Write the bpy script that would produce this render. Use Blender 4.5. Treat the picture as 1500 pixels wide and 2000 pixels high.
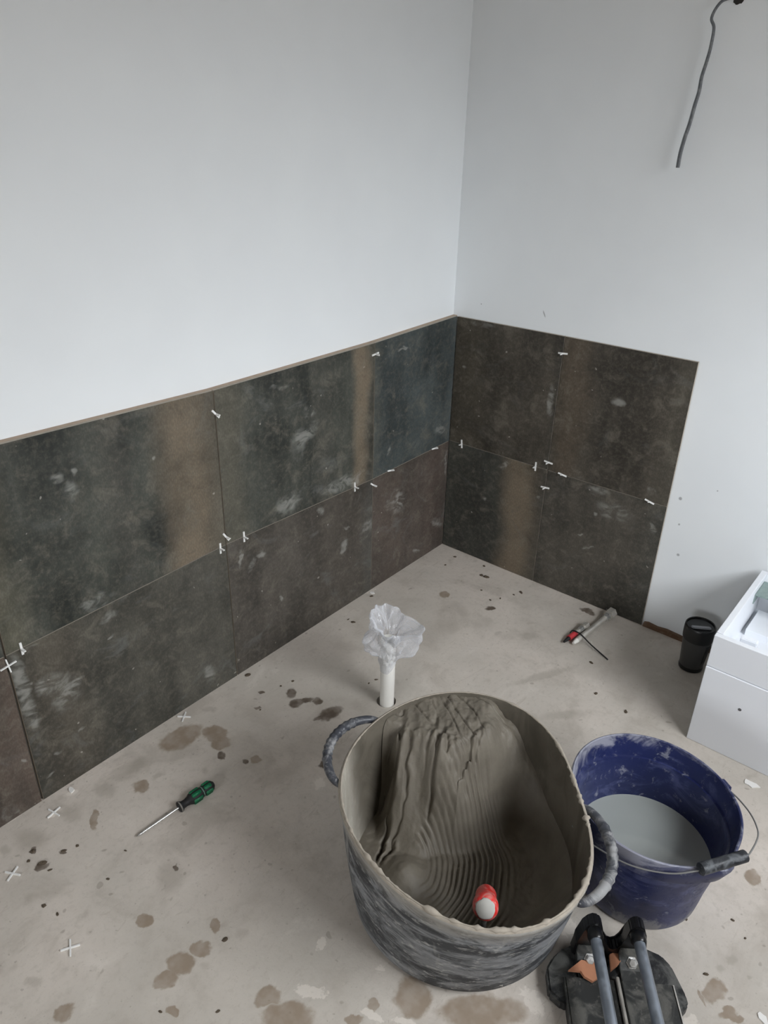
import bpy, bmesh, math, random
from mathutils import Vector, Matrix, noise

# ------------------------------------------------------------------ clear
for o in list(bpy.data.objects):
    bpy.data.objects.remove(o, do_unlink=True)
scene = bpy.context.scene
COL = scene.collection
random.seed(7)
PI = math.pi

# ------------------------------------------------------------------ camera
cam_d = bpy.data.cameras.new('camera')
cam = bpy.data.objects.new('camera', cam_d)
COL.objects.link(cam)
cam_d.sensor_fit = 'VERTICAL'
cam_d.sensor_height = 36.0
cam_d.lens = 1488.1 / 2000 * 36.0
cam_d.clip_start = 0.02
cy, cp, cr = math.radians(38.804), math.radians(-27.609), math.radians(1.409)
fw = Vector((math.cos(cp)*math.cos(cy), math.cos(cp)*math.sin(cy), math.sin(cp)))
rt = Vector((math.sin(cy), -math.cos(cy), 0))
up = rt.cross(fw)
r2 = rt*math.cos(cr) + up*math.sin(cr)
u2 = up*math.cos(cr) - rt*math.sin(cr)
M = Matrix((r2, u2, -fw)).transposed().to_4x4()
M.translation = Vector((-2.134, -1.423, 1.470))
cam.matrix_world = M
scene.camera = cam

# ------------------------------------------------------------------ daylight: overcast sky through the room's window
WIN = dict(x0=-1.75, x1=-0.42, z0=1.0, z1=2.08)        # window opening in the wall at Y = YW
FILL_WIN = dict(y0=-1.85, y1=-0.85, z0=1.0, z1=2.0)       # unseen window added for fill light, in the wall behind the camera at X = XB
YW, XB, ZC = -2.3, -4.6, 2.5
world = bpy.data.worlds.new('overcast_sky')
scene.world = world
world.use_nodes = True
wn = world.node_tree
wn.nodes.clear()
wo = wn.nodes.new('ShaderNodeOutputWorld')
bg = wn.nodes.new('ShaderNodeBackground')
tc = wn.nodes.new('ShaderNodeTexCoord')
sx = wn.nodes.new('ShaderNodeSeparateXYZ')
rp = wn.nodes.new('ShaderNodeValToRGB')
rp.color_ramp.elements[0].position = 0.0
rp.color_ramp.elements[0].color = (0.16, 0.16, 0.155, 1)
rp.color_ramp.elements[1].position = 1.0
rp.color_ramp.elements[1].color = (0.98, 1.02, 1.07, 1)
for p, c in ((0.535, (0.16, 0.16, 0.16, 1)), (0.58, (0.61, 0.63, 0.65, 1)), (0.75, (0.88, 0.91, 0.945, 1))):
    e = rp.color_ramp.elements.new(p)
    e.color = c
mr = wn.nodes.new('ShaderNodeMapRange')
mr.inputs['From Min'].default_value = -1
mr.inputs['From Max'].default_value = 1
wn.links.new(tc.outputs['Generated'], sx.inputs[0])
wn.links.new(sx.outputs['Z'], mr.inputs['Value'])
wn.links.new(mr.outputs[0], rp.inputs[0])
wn.links.new(rp.outputs[0], bg.inputs['Color'])
bg.inputs['Strength'].default_value = 20.3
wn.links.new(bg.outputs[0], wo.inputs[0])
# light portal filling the window opening (guides the sky's light, emits nothing itself)
pl = bpy.data.lights.new('window_portal', 'AREA')
pl.shape = 'RECTANGLE'
pl.size = WIN['x1'] - WIN['x0']
pl.size_y = WIN['z1'] - WIN['z0']
pl.cycles.is_portal = True
po = bpy.data.objects.new('window_portal', pl)
COL.objects.link(po)
po.location = ((WIN['x0']+WIN['x1'])/2, YW - 0.02, (WIN['z0']+WIN['z1'])/2)
po.rotation_euler = (PI/2, 0, 0)
pl2 = bpy.data.lights.new('window_portal', 'AREA')  # portal for the added fill window
pl2.shape = 'RECTANGLE'
pl2.size = FILL_WIN['z1'] - FILL_WIN['z0']
pl2.size_y = FILL_WIN['y1'] - FILL_WIN['y0']
pl2.cycles.is_portal = True
po2 = bpy.data.objects.new('window_portal', pl2)
COL.objects.link(po2)
po2.location = (XB - 0.02, (FILL_WIN['y0']+FILL_WIN['y1'])/2, (FILL_WIN['z0']+FILL_WIN['z1'])/2)
po2.rotation_euler = (0, -PI/2, 0)

vs = scene.view_settings
vs.view_transform = 'Standard'
vs.look = 'None'
vs.gamma = 1.0
vs.use_curve_mapping = False
vs.exposure = 0.0
cyc = scene.cycles
cyc.max_bounces = 5
cyc.diffuse_bounces = 4
cyc.glossy_bounces = 3
cyc.transmission_bounces = 4
cyc.transparent_max_bounces = 10
cyc.adaptive_threshold = 0.04
cyc.caustics_reflective = False
cyc.caustics_refractive = False

# ------------------------------------------------------------------ helpers: objects
def tag(o, label=None, cat=None, group=None, kind=None):
    if label: o['label'] = label
    if cat: o['category'] = cat
    if group: o['group'] = group
    if kind: o['kind'] = kind
    return o

def empty(name, loc=(0, 0, 0), rz=0.0):
    o = bpy.data.objects.new(name, None)
    o.empty_display_size = 0.05
    COL.objects.link(o)
    o.location = loc
    o.rotation_euler = (0, 0, rz)
    return o

def put(name, bm, mats, parent=None, smooth=False, loc=None, rot=None, sharp=None):
    bmesh.ops.recalc_face_normals(bm, faces=bm.faces)
    me = bpy.data.meshes.new(name)
    bm.to_mesh(me)
    bm.free()
    for m in (mats if isinstance(mats, (list, tuple)) else [mats]):
        me.materials.append(m)
    if smooth:
        me.polygons.foreach_set('use_smooth', [True]*len(me.polygons))
        if sharp:
            try: me.set_sharp_from_angle(angle=math.radians(sharp))
            except Exception: pass
    o = bpy.data.objects.new(name, me)
    COL.objects.link(o)
    if parent: o.parent = parent
    if loc: o.location = loc
    if rot: o.rotation_euler = rot
    return o

def BM(): return bmesh.new()

def box(bm, x0, x1, y0, y1, z0, z1, mi=0, bevel=0.0, seg=2):
    t = bmesh.new() if bevel else bm
    vs_ = [t.verts.new(p) for p in ((x0,y0,z0),(x1,y0,z0),(x1,y1,z0),(x0,y1,z0),(x0,y0,z1),(x1,y0,z1),(x1,y1,z1),(x0,y1,z1))]
    for f in ((0,3,2,1),(4,5,6,7),(0,1,5,4),(1,2,6,5),(2,3,7,6),(3,0,4,7)):
        t.faces.new([vs_[i] for i in f]).material_index = mi
    if bevel:
        bmesh.ops.bevel(t, geom=list(t.edges), offset=bevel, segments=seg, affect='EDGES')
        merge(bm, t, mi)
    return bm

def merge(bm, t, mi=None, mat=None):
    mp = {}
    for v in t.verts:
        mp[v] = bm.verts.new(mat @ v.co if mat else v.co)
    for f in t.faces:
        try:
            g = bm.faces.new([mp[v] for v in f.verts])
            g.material_index = f.material_index if mi is None else mi
        except ValueError: pass
    t.free()

def lathe(bm, prof, n=32, mis=None, cap0=True, cap1=True, axis=None, fr=None, fz=None):
    """prof: (r,z) list; fr(r,ang,i)->r  fz(z,ang,i)->z ; axis: Matrix"""
    rings = []
    for i, (r, z) in enumerate(prof):
        ring = []
        for k in range(n):
            a = 2*PI*k/n
            rr = fr(r, a, i) if fr else r
            zz = fz(z, a, i) if fz else z
            p = Vector((rr*math.cos(a), rr*math.sin(a), zz))
            if axis: p = axis @ p
            ring.append(bm.verts.new(p))
        rings.append(ring)
    for i in range(len(rings)-1):
        for k in range(n):
            f = bm.faces.new((rings[i][k], rings[i][(k+1) % n], rings[i+1][(k+1) % n], rings[i+1][k]))
            f.material_index = mis[i] if mis else 0
    if cap0: bm.faces.new(list(reversed(rings[0]))).material_index = mis[0] if mis else 0
    if cap1: bm.faces.new(rings[-1]).material_index = mis[-1] if mis else 0
    return rings

def align(p0, p1, roll=0.0):
    d = (Vector(p1)-Vector(p0)).normalized()
    q = d.to_track_quat('Z', 'Y')
    return Matrix.Translation(Vector(p0)) @ q.to_matrix().to_4x4() @ Matrix.Rotation(roll, 4, 'Z')

def rod(bm, p0, p1, r, n=12, mi=0, roll=0.0, r1=None):
    L = (Vector(p1)-Vector(p0)).length
    lathe(bm, [(r, 0), (r1 if r1 is not None else r, L)], n, [mi]*2, axis=align(p0, p1, roll))

def spline(pts, n):
    P = [Vector(p) for p in pts]
    P = [P[0]*2-P[1]] + P + [P[-1]*2-P[-2]]
    out = []
    for i in range(1, len(P)-2):
        for k in range(n):
            t = k/n
            a, b, c, d = P[i-1], P[i], P[i+1], P[i+2]
            out.append(0.5*((2*b)+(-a+c)*t+(2*a-5*b+4*c-d)*t*t+(-a+3*b-3*c+d)*t**3))
    out.append(P[-2])
    return out

def tube(bm, path, rad, n=10, mi=0, flat=1.0, cap=True):
    """rad: float or f(i, t)->r ; flat squeezes the second axis"""
    rings = []
    T = None
    m = len(path)
    nrm = None
    for i, p in enumerate(path):
        d = (path[min(i+1, m-1)]-path[max(i-1, 0)]).normalized()
        if nrm is None:
            nrm = d.orthogonal().normalized()
        else:
            nrm = (nrm - d*nrm.dot(d)).normalized()
        b = d.cross(nrm)
        r = rad(i, i/(m-1)) if callable(rad) else rad
        rings.append([bm.verts.new(p + nrm*math.cos(2*PI*k/n)*r + b*math.sin(2*PI*k/n)*r*flat) for k in range(n)])
    for i in range(m-1):
        for k in range(n):
            bm.faces.new((rings[i][k], rings[i][(k+1) % n], rings[i+1][(k+1) % n], rings[i+1][k])).material_index = mi
    if cap:
        bm.faces.new(list(reversed(rings[0]))).material_index = mi
        bm.faces.new(rings[-1]).material_index = mi

def prism(bm, poly, a0, a1, plane='xy', mi=0):
    def P(u, v, w):
        return {'xy': (u, v, w), 'xz': (u, w, v), 'yz': (w, u, v)}[plane]
    lo = [bm.verts.new(P(u, v, a0)) for u, v in poly]
    hi = [bm.verts.new(P(u, v, a1)) for u, v in poly]
    n = len(poly)
    bm.faces.new(list(reversed(lo))).material_index = mi
    bm.faces.new(hi).material_index = mi
    for k in range(n):
        bm.faces.new((lo[k], lo[(k+1) % n], hi[(k+1) % n], hi[k])).material_index = mi

def sm(x, a, b):
    t = min(1, max(0, (x-a)/(b-a)))
    return t*t*(3-2*t)

def nz(x, y, z=0.0): return noise.noise(Vector((x, y, z)))
def fbm(x, y, z=0.0, o=4): return noise.fractal(Vector((x, y, z)), 1.0, 2.0, o)

# ------------------------------------------------------------------ helpers: materials
def srgb(r, g, b):
    f = lambda c: (c/255/12.92) if c/255 <= 0.04045 else ((c/255+0.055)/1.055)**2.4
    return (f(r), f(g), f(b), 1)

class NM:
    def __init__(s, name, rough=0.6, spec=0.4, metal=0.0, coords='Object'):
        s.m = bpy.data.materials.new(name)
        s.m.use_nodes = True
        s.t = s.m.node_tree
        s.b = s.t.nodes['Principled BSDF']
        s.b.inputs['Roughness'].default_value = rough
        s.b.inputs['Specular IOR Level'].default_value = spec
        s.b.inputs['Metallic'].default_value = metal
        s.tc = s.t.nodes.new('ShaderNodeTexCoord')
        s.P = s.tc.outputs[coords]
    def n(s, t): return s.t.nodes.new(t)
    def l(s, a, b): s.t.links.new(a, b)
    def setin(s, inp, v):
        if hasattr(v, 'is_output'): s.l(v, inp)
        else: inp.default_value = v
    def vscale(s, v, sc):
        return s.vadd(v, tuple(sc), 'MULTIPLY')
    def noise(s, scale=5.0, detail=4.0, rough=0.55, vec=None, dist=0.0, col=False, off=None):
        k = s.n('ShaderNodeTexNoise')
        v = vec or s.P
        if off:
            v = s.vadd(v, tuple(off))
        s.l(v, k.inputs['Vector'])
        k.inputs['Scale'].default_value = scale; k.inputs['Detail'].default_value = detail
        k.inputs['Roughness'].default_value = rough; k.inputs['Distortion'].default_value = dist
        return k.outputs['Color' if col else 'Fac']
    def math(s, op, a, b=0.0, clamp=False):
        k = s.n('ShaderNodeMath'); k.operation = op; k.use_clamp = clamp
        s.setin(k.inputs[0], a); s.setin(k.inputs[1], b)
        return k.outputs[0]
    def rng(s, v, a, b, c=0.0, d=1.0, smooth=True):
        k = s.n('ShaderNodeMapRange'); k.interpolation_type = 'SMOOTHSTEP' if smooth else 'LINEAR'
        s.setin(k.inputs['Value'], v)
        for i, x in zip(('From Min', 'From Max', 'To Min', 'To Max'), (a, b, c, d)): k.inputs[i].default_value = x
        return k.outputs[0]
    def mix(s, f, a, b, mode='MIX'):
        k = s.n('ShaderNodeMix'); k.data_type = 'RGBA'; k.blend_type = mode
        s.setin(k.inputs[0], f); s.setin(k.inputs[6], a); s.setin(k.inputs[7], b)
        return k.outputs[2]
    def vadd(s, a, b, op='ADD'):
        k = s.n('ShaderNodeVectorMath'); k.operation = op
        s.setin(k.inputs[0], a); s.setin(k.inputs[1], b)
        return k.outputs[0]
    def sep(s, v):
        k = s.n('ShaderNodeSeparateXYZ'); s.l(v, k.inputs[0]); return k.outputs
    def comb(s, x, y, z=0.0):
        k = s.n('ShaderNodeCombineXYZ')
        for i, v in enumerate((x, y, z)): s.setin(k.inputs[i], v)
        return k.outputs[0]
    def blobs(s, vec, lst, soft=0.3):
        """mask of rotated ellipses (x, y, a, b, rot) in the plane of vec"""
        h = s.vadd(s.vadd(vec, (1, 1, 0), 'MULTIPLY'), (0, 0, 1))
        acc = None
        for (x, y, a, b, r) in lst:
            c, n = math.cos(r), math.sin(r)
            d = []
            for row in ((c/a, n/a, -(x*c+y*n)/a), (-n/b, c/b, -(-x*n+y*c)/b)):
                k = s.n('ShaderNodeVectorMath'); k.operation = 'DOT_PRODUCT'
                s.l(h, k.inputs[0]); k.inputs[1].default_value = row
                d.append(k.outputs['Value'])
            q = s.math('MULTIPLY', d[0], d[0])
            k = s.n('ShaderNodeMath'); k.operation = 'MULTIPLY_ADD'
            s.l(d[1], k.inputs[0]); s.l(d[1], k.inputs[1]); s.l(q, k.inputs[2])
            q = k.outputs[0]
            acc = q if acc is None else s.math('MINIMUM', acc, q)
        return s.rng(s.math('SQRT', acc), 1+soft, 1-soft, 0, 1)
    def col(s, c): s.setin(s.b.inputs['Base Color'], c)
    def rough(s, r): s.setin(s.b.inputs['Roughness'], r)
    def bump(s, h, strength=0.3, dist=0.002):
        k = s.n('ShaderNodeBump'); s.l(h, k.inputs['Height']); k.inputs['Strength'].default_value = strength; k.inputs['Distance'].default_value = dist
        s.l(k.outputs[0], s.b.inputs['Normal'])

def plain(name, rgb, rough=0.5, spec=0.4, metal=0.0, var=0.0, scale=40.0, bump=0.0):
    m = NM(name, rough, spec, metal)
    c = srgb(*rgb)
    if var:
        f = m.noise(scale, 4)
        m.col(m.mix(f, tuple(x*(1-var) for x in c[:3])+(1,), tuple(min(1, x*(1+var)) for x in c[:3])+(1,)))
        if bump: m.bump(f, bump)
    else:
        m.col(c)
    return m.m

# ---- paint
def paint(name, marks=None):
    m = NM(name, 0.62, 0.25)
    g = m.noise(5, 2)
    c = m.mix(g, srgb(229, 233, 236), srgb(237, 241, 243))
    if marks:
        s = m.sep(m.P)
        v = m.comb(s['Y'], s['Z'])
        v = m.vadd(v, m.vadd(m.noise(60, 2, col=True), (0.004, 0.004, 0), 'MULTIPLY'))
        c = m.mix(m.math('MULTIPLY', m.blobs(v, marks, 0.4), 0.6), c, srgb(110, 110, 112))
    m.col(c)
    return m.m
PAINT = paint('white_emulsion_paint')
PLASTER = plain('bare_plaster', (178, 168, 157), .85, .0)
PAINT_R = paint('white_emulsion_paint_marked', [(-.829,.473,.0045,.005,0), (-.842,.39,.003,.003,0), (-.859,.29,.0045,.004,0.5), (-.925,.53,.002,.002,0), (-.31,.935,.002,.01,-.5), (-.08,.93,.002,.002,0)])

# ---- concrete floor
STAIN = {
    'damp': [(-1.290,-0.079,0.0595,0.0378,3.02), (-1.223,-0.133,0.0343,0.0286,1.74), (-1.234,-0.171,0.0272,0.0227,1.35), (-1.456,-0.142,0.0229,0.0176,1.74), (-1.658,-0.439,0.0165,0.0127,1.56), (-1.622,-0.571,0.0207,0.0152,2.01), (-1.666,-0.566,0.0270,0.0239,1.67), (-1.705,-0.575,0.0244,0.0171,2.77), (-1.575,-0.558,0.0169,0.0101,0.99), (-1.863,-0.479,0.0193,0.0155,2.56), (-1.731,-0.632,0.0137,0.0103,1.91), (-1.599,-0.742,0.0251,0.0186,2.12), (-1.603,-0.799,0.0450,0.0284,2.20), (-1.529,-0.894,0.0206,0.0089,2.27), (-1.485,-0.905,0.0124,0.0119,2.27), (-1.424,-0.950,0.0396,0.0346,0.51), (-1.364,-1.065,0.0810,0.0309,2.29), (-0.741,-1.368,0.0199,0.0170,2.98), (-1.046,-1.386,0.0284,0.0191,2.92), (-1.071,-1.419,0.0198,0.0096,2.67), (-1.073,-1.373,0.0172,0.0032,0.79), (-0.278,-0.204,0.0194,0.0158,0.41), (-1.217,-0.285,0.0167,0.0147,1.52), (-1.584,-0.140,0.0306,0.0101,1.05), (-1.069,-1.435,0.0141,0.0077,2.48)],
    'dark': [(-0.981,-0.172,0.0218,0.0145,0.86), (-0.999,-0.216,0.0203,0.0186,2.93), (-0.974,-0.228,0.0202,0.0126,2.59), (-0.956,-0.253,0.0169,0.0129,0.84), (-0.969,-0.310,0.0376,0.0209,2.92), (-1.002,-0.300,0.0155,0.0079,2.56), (-1.086,-0.144,0.0086,0.0061,2.15), (-1.117,-0.424,0.0138,0.0116,0.89), (-1.263,-0.207,0.0155,0.0093,0.82), (-0.041,-0.633,0.0274,0.0151,1.56), (-0.244,-0.374,0.0193,0.0119,2.39), (-1.540,-0.389,0.0073,0.0058,1.65), (-1.239,-0.267,0.0090,0.0075,1.22), (-1.726,-0.162,0.0125,0.0103,3.02), (-1.722,-0.113,0.0092,0.0059,1.41), (-1.676,-0.165,0.0083,0.0051,2.03), (-1.035,-0.103,0.0074,0.0064,1.92)],
    'faint': [(-1.426,-0.071,0.0296,0.0176,3.14), (-1.520,-0.082,0.0260,0.0180,1.95), (-1.408,-0.142,0.0156,0.0087,2.94), (-1.561,-0.397,0.0368,0.0251,1.15), (-1.866,-0.384,0.0161,0.0092,2.06), (-1.174,-0.052,0.0185,0.0121,2.15), (-0.297,-0.547,0.0239,0.0182,2.60), (-0.353,-0.474,0.0151,0.0106,2.46), (-0.551,-0.807,0.0595,0.0176,2.43), (-0.958,-1.390,0.0135,0.0085,2.64), (-1.708,-0.081,0.0376,0.0249,1.87), (-0.439,-0.681,0.1032,0.0124,2.65), (-1.611,-0.086,0.0263,0.0186,1.78), (-1.759,-0.064,0.0165,0.0109,1.61), (-0.992,-1.378,0.0099,0.0066,2.95), (-0.976,-1.428,0.0064,0.0037,2.54)],
    'white': [(-1.287,-1.130,0.0362,0.0208,-1.85), (-1.500,-0.913,0.0339,0.0063,2.04), (-1.469,-0.969,0.0279,0.0071,2.11), (-1.461,-0.752,0.0205,0.0126,0.28), (-1.539,-0.800,0.0386,0.0170,2.26), (-1.108,-1.110,0.0247,0.0238,-2.66), (-1.131,-1.372,0.0231,0.0191,-0.64), (-1.166,-0.463,0.0229,0.0201,0.95), (-1.421,-0.871,0.0119,0.0100,2.30), (-1.641,-0.055,0.0148,0.0098,3.11), (-0.431,-0.006,0.0286,0.0111,2.94), (-1.710,0.008,0.0309,0.0132,-3.10), (-1.578,-0.031,0.0156,0.0086,3.10)],
}
def concrete():
    m = NM('bare_concrete_screed', 0.75, 0.3)
    big = m.noise(1.6, 3, 0.6); mid = m.noise(8, 5, 0.65, dist=0.4); fine = m.noise(70, 3, 0.6); grit = m.noise(260, 1)
    c = m.mix(m.rng(big, .3, .7), srgb(188, 184, 177), srgb(212, 205, 198))
    c = m.mix(m.rng(mid, .47, .70, 0, .7), c, srgb(176, 170, 162))
    c = m.mix(m.rng(mid, .25, .45, .35, 0), c, srgb(224, 220, 214))
    c = m.mix(m.rng(fine, .5, .75, 0, .35), c, srgb(172, 167, 159))
    c = m.mix(m.rng(grit, .62, .8, 0, .25), c, srgb(140, 134, 126))
    # trowel drag marks and scuffs
    sc = m.noise(14, 3, 0.7, vec=m.vscale(m.P, (1.0, 3.2, 1)), dist=1.5)
    c = m.mix(m.rng(sc, .6, .72, 0, .35), c, srgb(168, 160, 151))
    # splashes of dirt: small dark specks
    sp = m.noise(38, 1, 0.5, off=(3, 1, 0))
    c = m.mix(m.rng(sp, .72, .78, 0, .4), c, srgb(128, 119, 108))
    sp2 = m.noise(95, 1, 0.5, off=(7, 2, 0))
    c = m.mix(m.rng(sp2, .72, .78, 0, .35), c, srgb(120, 112, 101))
    pit = m.noise(17, 2, 0.55, off=(1, 8, 0))
    c = m.mix(m.rng(pit, .62, .78, 0, .3), c, srgb(140, 131, 120))
    wob = m.vadd(m.vadd(m.noise(22, 2, 0.6, col=True), (.5, .5, .5), 'SUBTRACT'), (.030, .030, 0), 'MULTIPLY')
    wob2 = m.vadd(m.vadd(m.noise(90, 2, 0.6, col=True), (.5, .5, .5), 'SUBTRACT'), (.010, .010, 0), 'MULTIPLY')
    v = m.vadd(m.vadd(m.P, wob), wob2)
    inner = m.rng(m.noise(30, 2), .3, .65, .7, 1.0)
    fa = m.math('MULTIPLY', m.blobs(v, STAIN['faint'], .5), .40)
    c = m.mix(fa, c, srgb(152, 146, 136))
    da = m.math('MULTIPLY', m.math('MULTIPLY', m.blobs(v, STAIN['damp'], .16), .85), inner)
    c = m.mix(da, c, srgb(142, 127, 110))
    dk = m.math('MULTIPLY', m.math('MULTIPLY', m.blobs(v, STAIN['dark'], .2), .92), inner)
    c = m.mix(dk, c, srgb(86, 74, 63))
    wmask = m.rng(m.math('ADD', m.math('MULTIPLY', m.blobs(v, STAIN['white'], .5), .55), m.math('MULTIPLY', m.noise(75, 4, .7), .95)), .84, .98)
    c = m.mix(m.math('MULTIPLY', wmask, .55), c, srgb(228, 223, 216))
    c = m.mix(1.0, c, (1.0, .972, .94, 1), 'MULTIPLY')
    m.col(c)
    m.rough(m.math('SUBTRACT', .78, m.math('MULTIPLY', m.math('MAXIMUM', da, dk), .3)))
    m.bump(m.noise(34, 4, .65), .3, .003)
    return m.m
CONCRETE = concrete()

# ---- wall tiles: dark oxidised-metal look
BODY = plain('tile_unglazed_body', (172, 164, 152), .8, .2, var=.15, scale=90)
ADH = plain('grey_tile_adhesive', (92, 88, 82), .9, .2, var=.2, scale=60)
BOARD = plain('beige_backing_board', (178, 160, 143), .85, .2, var=.2, scale=50)
def tile_mat(name, A, B, seed, bands=(), smears=(), chalk=.25, edge=None, split=.5):
    m = NM('tile_face_'+name, .5, .32)
    s = m.sep(m.P)
    uv = m.comb(s['X'], s['Z'])
    off = (seed*3.7, seed*1.9, seed*.7)
    streak = m.noise(1.0, 4, .6, vec=m.vscale(uv, (9, 1.6, 1)), off=off)
    cloud = m.noise(5, 4, .62, vec=uv, off=off, dist=.3)
    fine = m.noise(70, 3, .7, vec=uv, off=off)
    grain = m.noise(300, 1, .5, vec=m.vscale(uv, (1, .4, 1)), off=off)
    f = m.math('ADD', m.math('MULTIPLY', streak, .55), m.math('MULTIPLY', cloud, .45))
    c = m.mix(m.rng(f, split-.14, split+.14), tuple(x*.86 for x in srgb(*A)[:3])+(1,), tuple(x*1.22 for x in srgb(*B)[:3])+(1,))
    for (u0, w, rgb, st) in bands:
        warp = m.math('ADD', s['X'], m.math('MULTIPLY', m.math('SUBTRACT', m.noise(3, 4, .6, vec=m.vscale(uv, (1.5, 1, 1)), off=off), .5), .12))
        d = m.math('ABSOLUTE', m.math('SUBTRACT', warp, u0))
        g = m.math('MULTIPLY', m.rng(d, w, w*.12, 0, st), m.rng(cloud, .25, .6, .55, 1))
        c = m.mix(g, c, srgb(*rgb))
    mot = m.noise(17, 4, .7, vec=uv, off=off, dist=.6)
    c = m.mix(m.rng(mot, .5, .70, 0, .6), c, m.mix(.55, c, srgb(130, 124, 112)))
    c = m.mix(m.rng(mot, .30, .46, .4, 0), c, m.mix(.6, c, srgb(30, 32, 30)))
    c = m.mix(m.rng(fine, .42, .72, 0, .45), c, m.mix(.55, c, srgb(122, 116, 104)))
    c = m.mix(m.rng(grain, .4, .7, .22, 0), c, srgb(28, 28, 26))
    # dried adhesive haze, wiped across the face
    haze = m.noise(6, 5, .7, vec=m.vscale(uv, (1.0, 1.3, 1)), off=(seed, 5, 2), dist=1.2)
    c = m.mix(m.rng(haze, .54, .75, 0, chalk), c, srgb(122, 124, 122))
    wob = m.vadd(m.vadd(m.noise(28, 2, .6, vec=uv, col=True), (.5, .5, .5), 'SUBTRACT'), (.034, .034, 0), 'MULTIPLY')
    v = m.vadd(uv, wob)
    if smears:
        b = m.blobs(v, smears, .55)
        brk = m.rng(m.noise(16, 5, .6, vec=m.vscale(uv, (1, 1.8, 1)), off=off, dist=1.0), .40, .62, .06, 1)
        c = m.mix(m.math('MULTIPLY', m.math('MULTIPLY', b, brk), .5), c, srgb(164, 164, 158))
    # flecks of thinset
    fl = m.noise(48, 1, .5, vec=uv, off=(seed*2, 9, 0))
    c = m.mix(m.rng(fl, .77, .79, 0, .5), c, srgb(176, 172, 164))
    m.col(c)
    m.rough(m.rng(cloud, .3, .7, .42, .6))
    m.bump(m.noise(40, 3, .65, vec=uv), .12, .002)
    return m.m

# ---- other materials
def rubber_outer():
    m = NM('black_rubber_dried_mortar', .62, .35)
    s = m.sep(m.P)
    v = m.vscale(m.P, (1, 1, 2.6))
    a = m.noise(8, 7, .66, vec=v, dist=.9); b = m.noise(34, 6, .7, vec=v, dist=.5); dr = m.noise(26, 3, .5, vec=m.vscale(m.P, (1, 1, .12)))
    c = m.mix(m.rng(m.noise(3, 3), .3, .7), srgb(50, 52, 55), srgb(68, 71, 75))
    a2 = m.noise(4.5, 6, .7, vec=v, dist=1.5)
    c = m.mix(m.rng(a2, .46, .60, 0, .85), c, srgb(138, 141, 144))
    lines = m.noise(60, 3, .5, vec=m.vscale(m.P, (.05, .05, 1.6)))
    c = m.mix(m.rng(lines, .5, .68, 0, .45), c, srgb(32, 34, 37))
    c = m.mix(m.rng(a, .48, .62, 0, .7), c, srgb(132, 134, 136))
    c = m.mix(m.rng(b, .54, .66, 0, .75), c, srgb(168, 168, 165))
    c = m.mix(m.rng(b, .28, .42, .6, 0), c, srgb(38, 40, 43))
    c = m.mix(m.rng(dr, .62, .69, 0, .5), c, srgb(168, 167, 162))
    up_ = m.rng(m.math('ADD', s['Z'], m.math('MULTIPLY', a, .05)), .262, .315)
    c = m.mix(m.math('MULTIPLY', up_, .7), c, srgb(162, 158, 150))
    m.col(c)
    m.bump(m.math('ADD', b, m.math('MULTIPLY', a, .5)), .35, .002)
    return m.m
def rubber_inner():
    m = NM('rubber_smeared_with_mortar', .8, .25)
    v = m.vscale(m.P, (1, 1, .7))
    a = m.noise(9, 6, .65, vec=v, dist=1.1); b = m.noise(40, 5, .65, vec=v)
    wet = m.mix(m.rng(a, .35, .65), srgb(78, 73, 64), srgb(96, 90, 80))
    dry = m.mix(m.rng(a, .35, .65), srgb(150, 145, 134), srgb(168, 163, 152))
    dry = m.mix(m.rng(b, .5, .7, 0, .5), dry, srgb(186, 181, 171))
    # a dried, scraped patch left between the handle side and the heap
    s = m.sep(m.P)
    pt = m.blobs(m.comb(m.math('ADD', s['X'], m.math('MULTIPLY', m.math('SUBTRACT', a, .5), .12)), s['Y']), [(-.22, .11, .17, .19, 0)], .25)
    c = m.mix(pt, wet, dry)
    c = m.mix(m.rng(b, .25, .4, .4, 0), c, srgb(84, 80, 72))
    m.col(c)
    m.bump(m.math('ADD', a, m.math('MULTIPLY', b, .5)), .5, .003)
    return m.m
def mortar():
    m = NM('wet_grey_mortar', .58, .4)
    a = m.noise(14, 6, .6); b = m.noise(110, 5, .65)
    c = m.mix(m.rng(a, .3, .7), srgb(98, 92, 82), srgb(110, 104, 93))
    c = m.mix(m.rng(b, .5, .75, 0, .3), c, srgb(88, 82, 73))
    m.col(c)
    m.bump(m.math('ADD', b, m.math('MULTIPLY', a, 1.2)), .5, .002)
    return m.m
def blue_plastic():
    m = NM('blue_plastic_with_dried_splashes', .42, .45)
    s = m.sep(m.P)
    a = m.noise(10, 7, .68, dist=1.0, vec=m.vscale(m.P, (1, 1, 1.5))); b = m.noise(42, 5, .7, dist=.5)
    c = m.mix(m.rng(m.noise(4, 3), .3, .7), srgb(24, 31, 68), srgb(34, 42, 86))
    c = m.mix(m.rng(a, .47, .64, 0, .55), c, srgb(80, 86, 124))
    c = m.mix(m.rng(b, .57, .70, 0, .6), c, srgb(146, 148, 158))
    ht = m.math('ADD', s['Z'], m.math('MULTIPLY', m.math('SUBTRACT', a, .5), .20))
    c = m.mix(m.rng(ht, .225, .265, 0, .75), c, srgb(150, 151, 160))
    c = m.mix(m.rng(ht, .03, .005, 0, .55), c, srgb(150, 150, 150))
    m.col(c)
    m.rough(m.rng(b, .5, .7, .38, .75))
    m.bump(b, .15, .001)
    return m.m
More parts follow.
